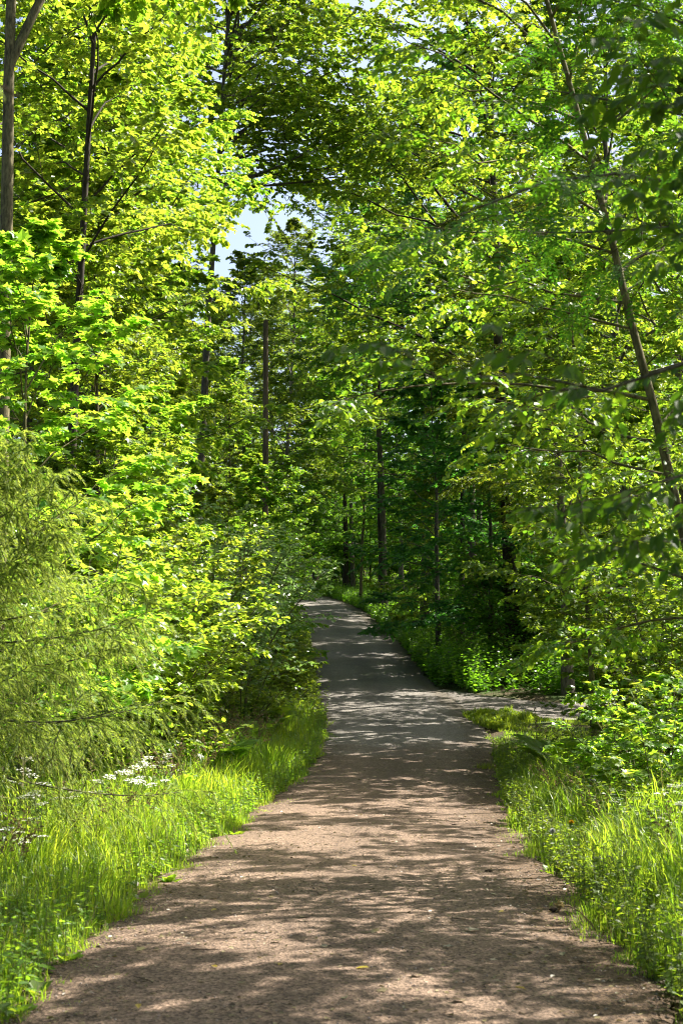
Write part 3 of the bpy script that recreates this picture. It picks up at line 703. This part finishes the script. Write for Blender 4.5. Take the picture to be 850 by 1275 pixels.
# ================================================================== GRASS AND GROUND COVER
def band(n, x0, x1, y0, y1, seed, bias=0):
    r = np.random.default_rng(seed)
    y = y0 + (y1 - y0) * r.random(n) ** (1 + bias); x = x0 + (x1 - x0) * r.random(n)
    return x, y, r
def value_noise(x, y, s, seed):
    r = np.random.default_rng(seed); ph = r.uniform(0, 6.28, 8); k = r.normal(0, 1, (8, 2)) / s
    return sum(np.sin(k[i, 0] * x + k[i, 1] * y + ph[i]) for i in range(8)) / 4
def blades(m, x, y, h, w, r, lean=.35, mat=0, z=None):
    n = len(x); cx, cy = np.floor((x + .12 * np.sin(y * 5)) / .22), np.floor((y + .12 * np.sin(x * 6)) / .30)
    hsh = np.modf(np.abs(np.sin(cx * 127.1 + cy * 311.7) * 43758.5453))[0]
    a = hsh * 40 + r.normal(0, 1.1, n); l = r.normal(lean, .20, n).clip(.02, 1.1) * h
    face = a + r.normal(0, .6, n) + pi / 2
    wx, wy = np.cos(face) * w / 2, np.sin(face) * w / 2
    z0 = g(y) - .03 if z is None else z
    dx, dy = np.cos(a), np.sin(a)
    lev = [(0, 0, 0, 1), (.42, .45, .22, .9), (.78, .80, .60, .6), (1, .97, 1, 0)]
    V = []
    for tpos, hz, out_, ww in lev[:3]:
        c = np.stack([x + dx * l * out_, y + dy * l * out_, z0 + h * hz], -1); o_ = np.stack([wx * ww, wy * ww, np.zeros(n)], -1)
        V += [c - o_, c + o_]
    V.append(np.stack([x + dx * l, y + dy * l, z0 + h * (.97 - .25 * np.clip(l / h - .45, 0, .6))], -1))
    V = np.stack(V, 1); o_ = (np.arange(n) * 7)[:, None, None]
    q = (np.array([[0, 1, 3, 2], [2, 3, 5, 4]])[None] + o_).reshape(-1, 4); t = (np.array([[4, 5, 6]])[None] + o_).reshape(-1, 3)
    rnd = np.clip(.5 + .25 * value_noise(x, y, .8, 3) + r.normal(0, .2, n), 0, 1)
    m.add(V, q, t, mat, np.repeat(rnd, 7))
def verge(side, n, y0, y1, width, seed, hmax, tall_from=.35):
    x, y, r = band(n, 0, 1, y0, y1, seed, .7)
    off = width * x ** 1.15 - .10
    e = left_edge(y) + wob1(y, 1) if side < 0 else right_edge(y) + wob1(y, 4)
    patch = value_noise(e, y, .35, seed + 1) * .26
    off = off + np.maximum(patch, -.17) * np.clip(1 - off / .5, 0, 1)
    cx, cy = np.floor(off / .3), np.floor(y / .24); hs = np.modf(np.abs(np.sin(cx * 12.9898 + cy * 78.233 + seed) * 43758.5453))[0]
    off = off + (hs - .62) * .34 * np.clip(1 - off / .6, 0, 1)
    X = e + side * off
    keep = ~in_side(X, y, -.02) & ((value_noise(X, y, .30, seed + 2) > -.55) | (off > .5))
    X, y, off = X[keep], y[keep], off[keep]
    h = (np.interp(off, [-.1, .1, tall_from, .9], [.07, .18, .36, hmax]) * (1 + .25 * value_noise(X, y, .5, seed + 5))).clip(.05, 1) * r.uniform(.45, 1.15, len(X)) * (.62 + .62 * hs[keep])
    if side > 0: h = h * np.interp(y, [20, 27.5], [1, .2])
    m = MB(); blades(m, X, y, h, np.clip(.0035 + .012 * h, .004, .011) * r.uniform(.7, 1.5, len(X)) * np.clip(y / 14, 1, 1.8), r)
    pick = r.random(len(X)) < .06
    blades(m, X[pick], y[pick], h[pick] * 1.25, np.full(pick.sum(), .005), r, .6, 1)
    return m
STRAW = leaf_mat('dry_straw', (.20, .16, .07), (.36, .30, .14), (.25, .20, .06), (.36, .30, .10), mix=.3, rough=.7, spec=.2)
tag(verge(-1, 95000, 4.6, 33, 2.6, 101, .52).obj('verge_grass', [GRASS, STRAW]), 'lush sunlit grass along the left edge of the path', 'grass', None, 'stuff')
tag(verge(1, 95000, 4.6, 33.5, 3.0, 102, .50).obj('verge_grass', [GRASS, STRAW]), 'lush grass along the right edge of the path before the side path', 'grass', None, 'stuff')
def tongue():
    r = np.random.default_rng(9); n = 15000
    P = np.array([ground_at(583, 890), ground_at(640, 891), ground_at(668, 898), ground_at(640, 910), ground_at(610, 905)])
    u = r.random((n, 1)); i = r.integers(0, 3, n)
    a, b, c = P[np.zeros(n, int)], P[i + 1], P[i + 2]
    u1 = np.sqrt(r.random((n, 1))); u2 = r.random((n, 1)); q = r.normal(0, .09, (n, 2)) + a * (1 - u1) + b * u1 * (1 - u2) + c * u1 * u2
    m = MB(); blades(m, q[:, 0], q[:, 1], (.05 + .08 * np.abs(value_noise(q[:, 0], q[:, 1], .2, 4))) * r.uniform(.6, 1.7, n), r.uniform(.010, .020, n), r, z=g(q[:, 1]) - .0); return m
tag(tongue().obj('tongue_grass', [HERB]), 'tongue of short grass between the path and the side path', 'grass', None, 'stuff')

def cover(x, y, h, r, mat_leaf, leaf, tmpl, per=9, lean=.2):
    """leafy stems: one stalk and a few leaves each"""
    n = len(x); a = r.uniform(0, 2 * pi, n); l = np.abs(r.normal(0, lean, n)) * h; t = np.linspace(0, 1, 4)
    C = np.zeros((n, 4, 3)); C[..., 0] = x[:, None] + np.cos(a)[:, None] * l[:, None] * t ** 1.5; C[..., 1] = y[:, None] + np.sin(a)[:, None] * l[:, None] * t ** 1.5
    C[..., 2] = (g(y) - .03)[:, None] + h[:, None] * t
    m = MB(); tubes(m, C, np.full((n, 4), .003) * np.linspace(1, .4, 4)[None], 3, 1)
    s = .2 + .8 * (np.arange(per)[None] + r.random((n, per))) / per; p, T_ = lerp_curve(C, s)
    ph = r.uniform(0, 2 * pi, (n, per)); d = np.stack([np.cos(ph), np.sin(ph), r.normal(-.05, .25, (n, per))], -1)
    nr = UP + r.normal(0, .35, p.shape); rnd = np.clip(.5 + r.normal(0, .15, (n, 1)) + r.normal(0, .18, (n, per)), 0, 1)
    sz = leaf * r.uniform(.6, 1.25, (n, per)) * (1.15 - .5 * s)
    put(m, tmpl, p.reshape(-1, 3), d.reshape(-1, 3), nr.reshape(-1, 3), sz.reshape(-1), 0, rnd.reshape(-1)); return m
def patch_cover(name, label, n, x0, x1, y0, y1, seed, mat, leaf, h, tmpl, off0, rel=None, per=9):
    x, y, r = band(n, x0, x1, y0, y1, seed)
    if rel is not None:
        e = left_edge(y) if rel < 0 else right_edge(y); x = e + rel * (off0 + (x1 - off0) * r.random(n) ** 1.3)
    k = ~on_way(x, y, -off0) & (value_noise(x, y, .7, seed) > -.7); x, y = x[k], y[k]
    hh = r.uniform(h[0], h[1], len(x)) * (1 + .2 * value_noise(x, y, 1.1, seed + 1))
    tag(cover(x, y, hh.clip(.06, 2), r, mat, leaf, tmpl, per).obj(name, [mat, STEM]), label, 'ground cover', None, 'stuff')
patch_cover('ground_cover', 'leafy herbs filling the left side behind the grass verge', 9000, 0, 5, 6, 34, 201, HERB, .075, (.25, .75), OV, .9, -1)
patch_cover('ground_cover', 'leafy herbs among the grass of the right side', 9000, 0, 5, 6, 26, 202, HERB, .075, (.2, .6), OV, .7, 1)
patch_cover('ground_cover', 'small broad leaved herbs mixed into the left grass', 5200, 0, 2.2, 5, 32, 207, HERB, .055, (.10, .42), OV, .02, -1, 8)
patch_cover('ground_cover', 'small broad leaved herbs mixed into the right grass', 5200, 0, 2.2, 5, 27, 208, HERB, .055, (.10, .42), OV, .02, 1, 8)
patch_cover('ground_cover', 'bright low herbs lining the left edge where the path bends', 5000, 0, 3.5, 30, 86, 203, HERB, .10, (.2, .7), OV, .05, -1)
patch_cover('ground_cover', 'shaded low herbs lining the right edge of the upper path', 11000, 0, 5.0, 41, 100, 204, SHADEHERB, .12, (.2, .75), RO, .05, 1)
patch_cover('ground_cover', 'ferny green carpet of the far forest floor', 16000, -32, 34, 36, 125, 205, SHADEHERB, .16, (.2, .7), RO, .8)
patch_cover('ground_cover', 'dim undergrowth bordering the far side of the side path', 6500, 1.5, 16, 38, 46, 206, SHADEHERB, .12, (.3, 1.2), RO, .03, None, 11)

# ================================================================== SINGLE PLANTS OF THE VERGES
def pl(x, y): return (x, y, float(g(y)) - .03)
# ferns
def fern(seed):
    r = np.random.default_rng(seed); n = 11; a = np.arange(n) * 2.399 + r.normal(0, .2, n); L_ = r.uniform(.65, .95, n); t = np.linspace(0, 1, 9)
    C = np.zeros((n, 9, 3)); C[..., 0] = np.cos(a)[:, None] * L_[:, None] * t * .75; C[..., 1] = np.sin(a)[:, None] * L_[:, None] * t * .75
    C[..., 2] = L_[:, None] * (1.15 * t - .72 * t ** 2.2); m = MB(); tubes(m, C, np.full((n, 9), .004) * np.linspace(1, .3, 9)[None], 3, 1)
    k = 22; s = np.broadcast_to(np.linspace(.15, .98, k), (n, k)); p, T_ = lerp_curve(C, s); sd = unit(np.cross(T_, UP)); nn = np.cross(sd, T_)
    for sg in (-1, 1):
        d = sg * sd + .35 * T_ - .1 * UP
        put(m, PIN_T, p.reshape(-1, 3), d.reshape(-1, 3), nn.reshape(-1, 3), (.20 * np.sin(np.clip(s * 1.05 + .12, 0, 1) * pi) ** .8 + .02).reshape(-1) * .9, 0, np.clip(.5 + r.normal(0, .2, n * k), 0, 1))
    return m
PIN_T = (np.array([[0, -.06, 0], [.3, -.12, .02], [.65, -.09, 0], [1, 0, -.05], [.65, .09, 0], [.3, .12, .02], [0, .06, 0]]) * np.array([1, 1.0, 1]), np.array([[0, 1, 5, 6], [1, 2, 4, 5]]), np.array([[2, 3, 4]]))
fm = [fern(s) .mesh('fern_fronds', [HERB, STEM]) for s in (1, 2, 3)]
for i, (px, d) in enumerate([(250, 24), (275, 25.5), (228, 23), (300, 27), (262, 22.4), (322, 29), (215, 21), (700, 22.6)]):
    o = bpy.data.objects.new('fern', fm[i % 3]); COL.objects.link(o); o.location = pl(X_at(px, d), d); o.rotation_euler = (0, 0, i * 1.3); o.scale = (1.6,) * 3
    if i < 7: tag(o, 'green fern below the sunny hazel bush behind the seeding grass', 'fern', 'ferns of the left verge')
    else: tag(o, 'single fern among the saplings beside the side path mouth', 'fern')

# cow parsley: white flower umbels on branching stalks
def umbel(seed, H):
    r = np.random.default_rng(seed); st, lf = MB(), MB(); heads = []
    t = np.linspace(0, 1, 7); C = np.zeros((1, 7, 3)); C[0, :, 2] = H * t; C[0, :, 0] = .05 * t ** 2; tubes(st, C, (.0045 * (1 - .5 * t))[None], 5)
    br, _ = shoots(r, C, 5, .45, .98, [.34], .6, False, -.15, M=4); tubes(st, br, np.full((5, 4), .0028), 4)
    for b in list(br) + [C[0]]:
        ctr = b[-1]; n = 12; a = np.arange(n) * 2.399; rad = .062 * np.sqrt((np.arange(n) + .5) / n); tip = ctr + np.stack([np.cos(a) * rad, np.sin(a) * rad, .035 - rad * .25 + r.normal(0, .003, n)], -1)
        ray_ = ctr[None, None] + (tip - ctr)[:, None] * np.linspace(0, 1, 3)[None, :, None]; tubes(st, ray_, np.full((n, 3), .0011), 3)
        m_ = 7; a2 = np.arange(m_) * 2.399; r2 = .013 * np.sqrt((np.arange(m_) + .5) / m_)
        fp = (tip[:, None] + np.stack([np.cos(a2) * r2, np.sin(a2) * r2, .004 - r2 * .2], -1)[None]).reshape(-1, 3); fl = MB()
        put(fl, RO, fp, r.normal(0, 1, fp.shape) * [1, 1, .1], UP + r.normal(0, .25, fp.shape), .0095 * r.uniform(.8, 1.2, len(fp)), 0, np.full(len(fp), .5)); heads.append(('flower_head', fl.mesh('flower_head', [PETAL])))
    pin, _ = shoots(r, C, 6, .05, .6, [.30], 1.0, False, .35, M=4); tubes(st, pin, np.full((6, 4), .002), 3)
    foliage(r, lf, pin, 7, .11, PI_, 0, .3, .2, s0=.3)
    return [('stalk', st.mesh('stalk', [STEM])), ('foliage', lf.mesh('foliage', [HERB]))] + heads
um = [umbel(s, H) for s, H in ((1, .85), (2, .7), (3, .95))]
def put_parts(name, parts, label, cat, x, y, rz, sc, group=None):
    r = thing(name, label, cat, pl(x, y), rz, group, sc)
    for nm, me in parts:
        o = bpy.data.objects.new(nm, me); COL.objects.link(o); o.parent = r
    return r
ur = np.random.default_rng(21)
ul = [(8, 10.6), (40, 10.9), (66, 11.3), (14, 9.0), (160, 14.2), (190, 14.8), (24, 12.2), (95, 12.6), (125, 13.6), (212, 16.2)]
for i, (px, d) in enumerate(ul):
    o = put_parts('cow_parsley', um[i % 3], 'cow parsley with flat white flower heads in the grass under the spruce', 'wildflower', X_at(px, d), d, i * 1.1, ur.uniform(.62, 1.02), 'cow parsley of the left verge')
    o.rotation_euler = (ur.normal(0, .13), ur.normal(0, .13), i * 1.1)
for i, (px, d) in enumerate([(735, 16.0), (790, 15.0), (838, 14.6), (760, 14.0), (812, 13.0), (845, 12.4)]):
    put_parts('cow_parsley', um[i % 3], 'cow parsley with small white heads under the right hand saplings', 'wildflower', X_at(px, d), d, i * 1.7, .62, 'cow parsley of the right verge')

# tall seeding grass
def seedgrass(seed, n=5, H=.95):
    r = np.random.default_rng(seed); t = np.linspace(0, 1, 8); a = r.uniform(0, 6.28, n); l = r.uniform(.1, .32, n); h = H * r.uniform(.7, 1.1, n)
    C = np.zeros((n, 8, 3)); b = r.normal(0, .05, (n, 2)); parts = []
    for c, f in ((0, np.cos), (1, np.sin)): C[..., c] = b[:, c][:, None] + f(a)[:, None] * l[:, None] * t ** 2.2
    C[..., 2] = h[:, None] * (t - .06 * t ** 4)
    for i in range(n):
        st, hd = MB(), MB(); tubes(st, C[i:i + 1], np.full((1, 8), .0022) * np.linspace(1, .5, 8)[None], 3)
        sp, _ = shoots(r, C[i:i + 1], 9, .74, 1., [.095], .6, False, .3, M=4); tubes(hd, sp, np.full((len(sp), 4), .0008), 3)
        k = 7; p_, T_ = lerp_curve(sp, .2 + .8 * r.random((len(sp), k))); put(hd, OV, p_.reshape(-1, 3), (T_ + r.normal(0, .25, T_.shape)).reshape(-1, 3), r.normal(0, 1, T_.shape).reshape(-1, 3), np.full(T_.size // 3, .024), 0, r.random(T_.size // 3))
        parts += [('stem', st.mesh('stem', [STEM])), ('seed_head', hd.mesh('seed_head', [SEED]))]
    m2 = MB(); blades(m2, b[:, 0].repeat(4), b[:, 1].repeat(4), r.uniform(.25, .55, 4 * n), np.full(4 * n, .006), r, .6, 0, np.zeros(4 * n))
    return parts + [('blade_tuft', m2.mesh('blade_tuft', [GRASS]))]
sg = [seedgrass(s) for s in (1, 2, 3)]
r_ = np.random.default_rng(12)
for i in range(34):
    d = r_.uniform(15, 27); x = float(left_edge(d)) - r_.uniform(.45, 1.9)
    put_parts('seeding_grass', sg[i % 3], 'tuft of tall grass with pale nodding seed heads left of the path', 'grass tuft', x, d, r_.uniform(0, 6), r_.uniform(.85, 1.15), 'seeding grass of the left verge')
for i in range(14):
    d = r_.uniform(9, 27); x = float(right_edge(d)) + r_.uniform(.35, 1.8)
    put_parts('seeding_grass', sg[i % 3], 'tuft of thin seeding grass in the right verge', 'grass tuft', x, d, r_.uniform(0, 6), r_.uniform(.6, .8), 'seeding grass of the right verge')
for i in range(12):
    d = r_.uniform(7.5, 15); x = float(left_edge(d)) - r_.uniform(.4, 1.3)
    put_parts('seeding_grass', sg[i % 3], 'tuft of grass with brown seed heads at the near left', 'grass tuft', x, d, r_.uniform(0, 6), r_.uniform(.6, .8), 'seeding grass of the near left verge')

# broad leaved weeds at the path edges
def rosette(seed, n=9, L_=.2):
    r = np.random.default_rng(seed); m = MB(); a = np.arange(n) * 2.399; e = r.uniform(.15, .9, n)
    d = np.stack([np.cos(a) * np.cos(e), np.sin(a) * np.cos(e), np.sin(e)], -1); side = np.stack([-np.sin(a), np.cos(a), 0 * a], -1)
    put(m, RO, d * .02 + UP * .02, d, np.cross(d, side), L_ * r.uniform(.6, 1.1, n), 0, r.random(n)); return m.mesh('weed_leaves', [HERB])
rm = [rosette(s) for s in (1, 2, 3)]
for i, (px, py) in enumerate([(128, 1148), (98, 1195), (60, 1235), (218, 1098), (182, 1120), (300, 1040), (355, 985), (36, 1260)]):
    p = ground_at(px, py); o = bpy.data.objects.new('broadleaf_weed', rm[i % 3]); COL.objects.link(o); o.location = pl(p[0] - .05, p[1]); o.rotation_euler = (0, 0, i); o.scale = (.55,) * 3
    tag(o, 'broad leaved weed growing at the left edge of the path', 'weed', 'weeds at the left path edge')
for i, (px, py) in enumerate([(655, 1040), (672, 1062), (690, 1085), (722, 1120), (770, 1165), (812, 1215), (640, 1010)]):
    p = ground_at(px, py); o = bpy.data.objects.new('broadleaf_weed', rm[i % 3]); COL.objects.link(o); o.location = pl(p[0] + .08, p[1]); o.rotation_euler = (0, 0, i * 1.4); o.scale = (.6,) * 3
    tag(o, 'broad leaved weed growing at the right edge of the path', 'weed', 'weeds at the right path edge')
# dandelions
YEL = plain('dandelion_yellow', (.75, .50, .02), .6); CLK = plain('dandelion_clock', (.62, .62, .58), .8)
def dandelion(x, y, yellow, label):
    r = thing('dandelion', label, 'dandelion', pl(x, y)); m = MB(); t = np.linspace(0, 1, 6); C = np.zeros((1, 6, 3)); C[0, :, 2] = .36 * t; C[0, :, 0] = .03 * t ** 2; tubes(m, C, np.full((1, 6), .003), 5); m.obj('stalk', [STEM], r)
    h = MB(); n = 90; i = np.arange(n) + .5; ph = np.arccos(1 - (1.1 if yellow else 1.9) * i / n); th = i * 2.399963; d = np.stack([np.cos(th) * np.sin(ph), np.sin(th) * np.sin(ph), np.cos(ph)], -1)
    put(h, OV, np.tile(C[0, -1], (n, 1)), d, np.cross(d, UP + .01), np.full(n, .026), 0, np.full(n, .5)); h.obj('flower_head', [YEL if yellow else CLK], r)
    rosette_o = bpy.data.objects.new('leaf_rosette', rm[0]); COL.objects.link(rosette_o); rosette_o.parent = r; rosette_o.scale = (.45,) * 3
p = ground_at(690, 1072); dandelion(p[0] + .12, p[1], True, 'yellow dandelion flower in the right verge grass')
p = ground_at(676, 1085); dandelion(p[0] + .05, p[1], False, 'white dandelion seed clock beside the yellow dandelion')
# upright spikes at the mouth of the side path
def spike(x, y, label):
    r = thing('flower_spike', label, 'wildflower', pl(x, y)); t = np.linspace(0, 1, 7); C = np.zeros((1, 7, 3)); C[0, :, 2] = .95 * t; C[0, :, 0] = .04 * np.sin(t * 3); m = MB(); tubes(m, C, np.full((1, 7), .006) * np.linspace(1, .4, 7)[None], 5); m.obj('stalk', [STEM], r)
    rr = np.random.default_rng(int(y * 10)); h = MB(); p_, T_ = lerp_curve(C, (.5 + .5 * rr.random((1, 46)))); d = rr.normal(0, 1, p_.shape) * [1, 1, .4]; put(h, OV, p_[0], d[0], rr.normal(0, 1, (46, 3)), .035, 0, rr.random(46)); h.obj('flower_head', [SEED], r)
    l = MB(); p_, T_ = lerp_curve(C, (.05 + .5 * rr.random((1, 20)))); d = rr.normal(0, 1, p_.shape) * [1, 1, .3]; put(l, OV, p_[0], d[0], UP + rr.normal(0, .3, (20, 3)), .13, 0, rr.random(20)); l.obj('foliage', [HERB], r)
spike(X_at(662, 27), 27, 'upright pale flower spike at the grass tip by the side path')
spike(X_at(696, 26), 26, 'second upright flower spike, right of the pale one, before the side path')

# things lying on the path
STONE = plain('pale_stone', (.55, .53, .50), .8, .3, .2, 12); DARK = plain('dark_clod', (.025, .017, .012), .95, .1)
def lump(name, label, cat, px, py, sz, mat, seed):
    r = np.random.default_rng(seed); p = ground_at(px, py); m = MB(); n, k = 9, 12
    th = np.linspace(0, pi, n)[:, None]; ph = (np.arange(k) * 2 * pi / k)[None]; rad = 1 + .22 * np.sin(3 * ph + 2 * th + seed) + .12 * r.normal(0, 1, (n, k)) * np.sin(th)
    V = np.stack([sz[0] * rad * np.sin(th) * np.cos(ph), sz[1] * rad * np.sin(th) * np.sin(ph), sz[2] * rad * np.cos(th)], -1); q = [[i * k + j, i * k + (j + 1) % k, (i + 1) * k + (j + 1) % k, (i + 1) * k + j] for i in range(n - 1) for j in range(k)]
    m.add(V, q, None, 0, None, False); o = m.obj(name, [mat]); o.location = (p[0], p[1], float(g(p[1])) + sz[2] * .55 + .012); tag(o, label, cat)
lump('stone', 'pale stone lying on the left edge of the path', 'stone', 168, 1104, (.038, .03, .022), STONE, 1)
lump('earth_clod', 'small dark clod on the path, left of the other clod', 'clod', 608, 1088, (.032, .018, .013), DARK, 2)
lump('earth_clod', 'dark clod near the right path edge', 'clod', 690, 1137, (.035, .025, .014), DARK, 3)
lump('earth_clod', 'small dark clod in the sunny far stretch of the path', 'clod', 565, 1030, (.03, .02, .014), DARK, 4)
FL = [leaf_mat('dry_leaf', (.16, .13, .07), (.34, .32, .24), (.2, .16, .06), (.3, .26, .12), .2), leaf_mat('yellow_leaf', (.30, .26, .03), (.42, .34, .05), (.4, .36, .03), (.5, .4, .05), .3)]
fr = np.random.default_rng(8); fms = []
for i in range(4):
    m = MB(); put(m, OV if i % 2 else MA, np.zeros((1, 3)), np.array([[1., 0, .02]]), np.array([[.1, .1, 1.]]), .055, 0, np.array([i / 3])); fms.append(m.mesh('fallen_leaf', [FL[i == 3]]))
spots = [(468, 1170), (408, 1188), (325, 1260), (172, 1262), (180, 1190), (292, 1162), (560, 1188), (627, 1142), (668, 1139), (750, 1180), (610, 1205), (350, 1210), (480, 1245), (700, 1200), (400, 1120), (270, 1215), (545, 1120), (230, 1180), (655, 1115), (460, 1215), (520, 1225), (120, 1215), (740, 1230), (640, 1240), (300, 1235), (255, 1250), (590, 1165), (445, 1085), (380, 1150), (690, 1225), (150, 1240), (510, 1130), (340, 1180), (720, 1165), (610, 1120), (270, 1140), (565, 1255), (430, 1255)]
for i, (px, py) in enumerate(spots):
    p = ground_at(px, py); o = bpy.data.objects.new('fallen_leaf', fms[i % 4]); COL.objects.link(o); o.location = (p[0], p[1], float(g(p[1])) + .044); o.rotation_euler = (fr.normal(0, .12), fr.normal(0, .12), fr.uniform(0, 6)); o.scale = (fr.uniform(.6, 1.5),) * 3
    tag(o, 'small fallen leaf lying on the gravel path', 'leaf', 'fallen leaves on the path')
def drystalk():
    p = ground_at(712, 1160); r = thing('dry_stalk', 'bent dry stalk with a pale seed head leaning over the right path edge', 'stalk', pl(p[0] + .12, p[1]))
    C = np.array([[[.05, .02, 0], [0, 0, .08], [-.07, 0, .15], [-.14, 0, .19], [-.2, 0, .19]]]); m = MB(); tubes(m, C, np.full((1, 5), .004), 5); m.obj('stem', [SEED], r)
    rr = np.random.default_rng(4); h = MB(); pos = C[0, -1] + rr.normal(0, .010, (60, 3)); put(h, OV, pos, rr.normal(0, 1, (60, 3)), rr.normal(0, 1, (60, 3)), .022, 0, rr.random(60)); h.obj('seed_head', [SEED], r)
drystalk()
tw_r = np.random.default_rng(33); twm = []
for i in range(3):
    m = MB(); L_ = tw_r.uniform(.10, .22); C = np.zeros((1, 6, 3)); C[0, :, 0] = np.linspace(0, L_, 6); C[0, :, 1] = np.cumsum(tw_r.normal(0, .008, 6)); tubes(m, C, np.full((1, 6), .0035) * np.linspace(1, .5, 6)[None], 5)
    s_, _ = shoots(tw_r, C, 2, .3, .8, [.06], .7, True, 0, M=3); tubes(m, s_, np.full((2, 3), .002), 4); twm.append(m.mesh('twig', [TWIG]))
for i, (px, py) in enumerate([(238, 1190), (560, 1150), (650, 1175), (420, 1155), (330, 1100), (610, 1232), (500, 1085), (745, 1205), (190, 1232), (570, 1055)]):
    p = ground_at(px, py); o = bpy.data.objects.new('twig', twm[i % 3]); COL.objects.link(o); o.location = (p[0], p[1], float(g(p[1])) + .034); o.rotation_euler = (0, 0, tw_r.uniform(0, 6)); tag(o, 'short dry twig lying on the gravel path', 'twig', 'twigs on the path')
def tuft(px, py, label):
    p = ground_at(px, py); r = np.random.default_rng(6); m = MB(); n = 130
    blades(m, r.normal(0, .09, n), r.normal(0, .09, n), r.uniform(.04, .12, n), np.full(n, .007), r, .5, 0, np.zeros(n)); o = m.obj('grass_tuft', [GRASS]); o.location = (p[0], p[1], float(g(p[1])) + .0); tag(o, label, 'grass tuft')
tuft(606, 957, 'small yellow green grass tuft alone on the right edge of the path')

# pebbles loose on the path: one object
def pebbles():
    r = np.random.default_rng(15); n = 5200; y = 4.6 + 22 * r.random(n) ** 1.8; e0, e1 = left_edge(y), right_edge(y)
    x = e0 + (e1 - e0) * r.beta(.55, .55, n); s = r.uniform(.003, .010, n)
    base = np.array([[1, 0, 0], [0, 1, 0], [-1, 0, 0], [0, -1, 0], [0, 0, .8], [0, 0, -.6]]) ; f = np.array([[0, 1, 4], [1, 2, 4], [2, 3, 4], [3, 0, 4], [1, 0, 5], [2, 1, 5], [3, 2, 5], [0, 3, 5]])
    a = r.uniform(0, 6.28, n); ca, sa = np.cos(a), np.sin(a); b = base[None] * r.uniform(.6, 1.3, (n, 6, 1))
    u = np.clip((x - e0) / (e1 - e0), 0, 1); zc = g(y) + .035 * (1 - (2 * u - 1) ** 2)
    V = np.stack([x[:, None] + s[:, None] * (ca[:, None] * b[..., 0] - sa[:, None] * b[..., 1]), y[:, None] + s[:, None] * (sa[:, None] * b[..., 0] + ca[:, None] * b[..., 1]), zc[:, None] + s[:, None] * (b[..., 2] + .3)], -1)
    m = MB(); m.add(V, None, (f[None] + (np.arange(n) * 6)[:, None, None]).reshape(-1, 3), 0, np.repeat(r.random(n), 6)); return m
PEB = leaf_mat('pebble', (.12, .09, .07), (.38, .32, .27), (.1, .08, .06), (.3, .25, .2), mix=0, rough=.9, spec=.2)
tag(pebbles().obj('loose_gravel', [PEB]), 'loose pebbles scattered over the path', 'gravel', None, 'stuff')

def litter():
    r = np.random.default_rng(16); n = 11000; y = 4.6 + 30 * r.random(n) ** 1.5; e0, e1 = left_edge(y), right_edge(y)
    u = r.beta(.35, .35, n); x = e0 + (e1 - e0) * (u * 1.08 - .04); z = g(y) + .035 * np.clip(1 - (2 * u - 1) ** 2, 0, 1) + .004
    m = MB(); d = np.stack([np.cos(u * 900), np.sin(u * 900), r.normal(0, .15, n)], -1)
    put(m, OV, np.stack([x, y, z], -1), d, UP + r.normal(0, .3, (n, 3)), r.uniform(.010, .040, n), 0, r.random(n)); return m
LIT = leaf_mat('litter_bits', (.06, .04, .02), (.26, .22, .10), (.1, .08, .03), (.25, .2, .06), .2)
tag(litter().obj('leaf_litter', [LIT]), 'bits of leaf litter along the path edges', 'leaf litter', None, 'stuff')
for key, (r0, used) in PROTO.items():
    if not used:
        for ch in list(r0.children): bpy.data.objects.remove(ch)
        bpy.data.objects.remove(r0)

# ================================================================== LIGHT
SUN_AZ = radians(60)      # to the right of the viewing direction
SUN_EL = radians(49)
w = bpy.data.worlds.new('World'); S.world = w; w.use_nodes = True
nt = w.node_tree; nt.nodes.clear()
sky = nt.nodes.new('ShaderNodeTexSky'); sky.sky_type = 'NISHITA'; sky.sun_disc = False
sky.sun_elevation = SUN_EL; sky.sun_rotation = SUN_AZ; sky.air_density = .8; sky.dust_density = 4.0; sky.ozone_density = 1.0
bg = nt.nodes.new('ShaderNodeBackground'); bg.inputs['Strength'].default_value = .075
wo = nt.nodes.new('ShaderNodeOutputWorld'); nt.links.new(sky.outputs[0], bg.inputs[0]); nt.links.new(bg.outputs[0], wo.inputs[0])
sd = bpy.data.lights.new('sun', 'SUN'); sd.energy = 5.0; sd.angle = radians(.5); sd.color = (1, .94, .83)
so = bpy.data.objects.new('sun', sd); COL.objects.link(so); so.location = (20, 10, 40)
from mathutils import Vector
so.rotation_euler = Vector((-sin(SUN_AZ) * cos(SUN_EL), -cos(SUN_AZ) * cos(SUN_EL), -sin(SUN_EL))).to_track_quat('-Z', 'Y').to_euler()
S.view_settings.view_transform = 'Standard'; S.view_settings.look = 'None'; S.view_settings.gamma = 1; S.view_settings.use_curve_mapping = False
S.view_settings.exposure = 2.0
S.render.engine = 'CYCLES'
c = S.cycles; c.max_bounces = 8; c.diffuse_bounces = 5; c.glossy_bounces = 2; c.transmission_bounces = 4; c.transparent_max_bounces = 4
c.sample_clamp_indirect = 6; c.caustics_reflective = False; c.caustics_refractive = False
c.filter_width = 1.05; c.use_denoising = True; c.denoiser = 'OPENIMAGEDENOISE'; c.denoising_input_passes = 'RGB_ALBEDO_NORMAL'; c.denoising_prefilter = 'ACCURATE'
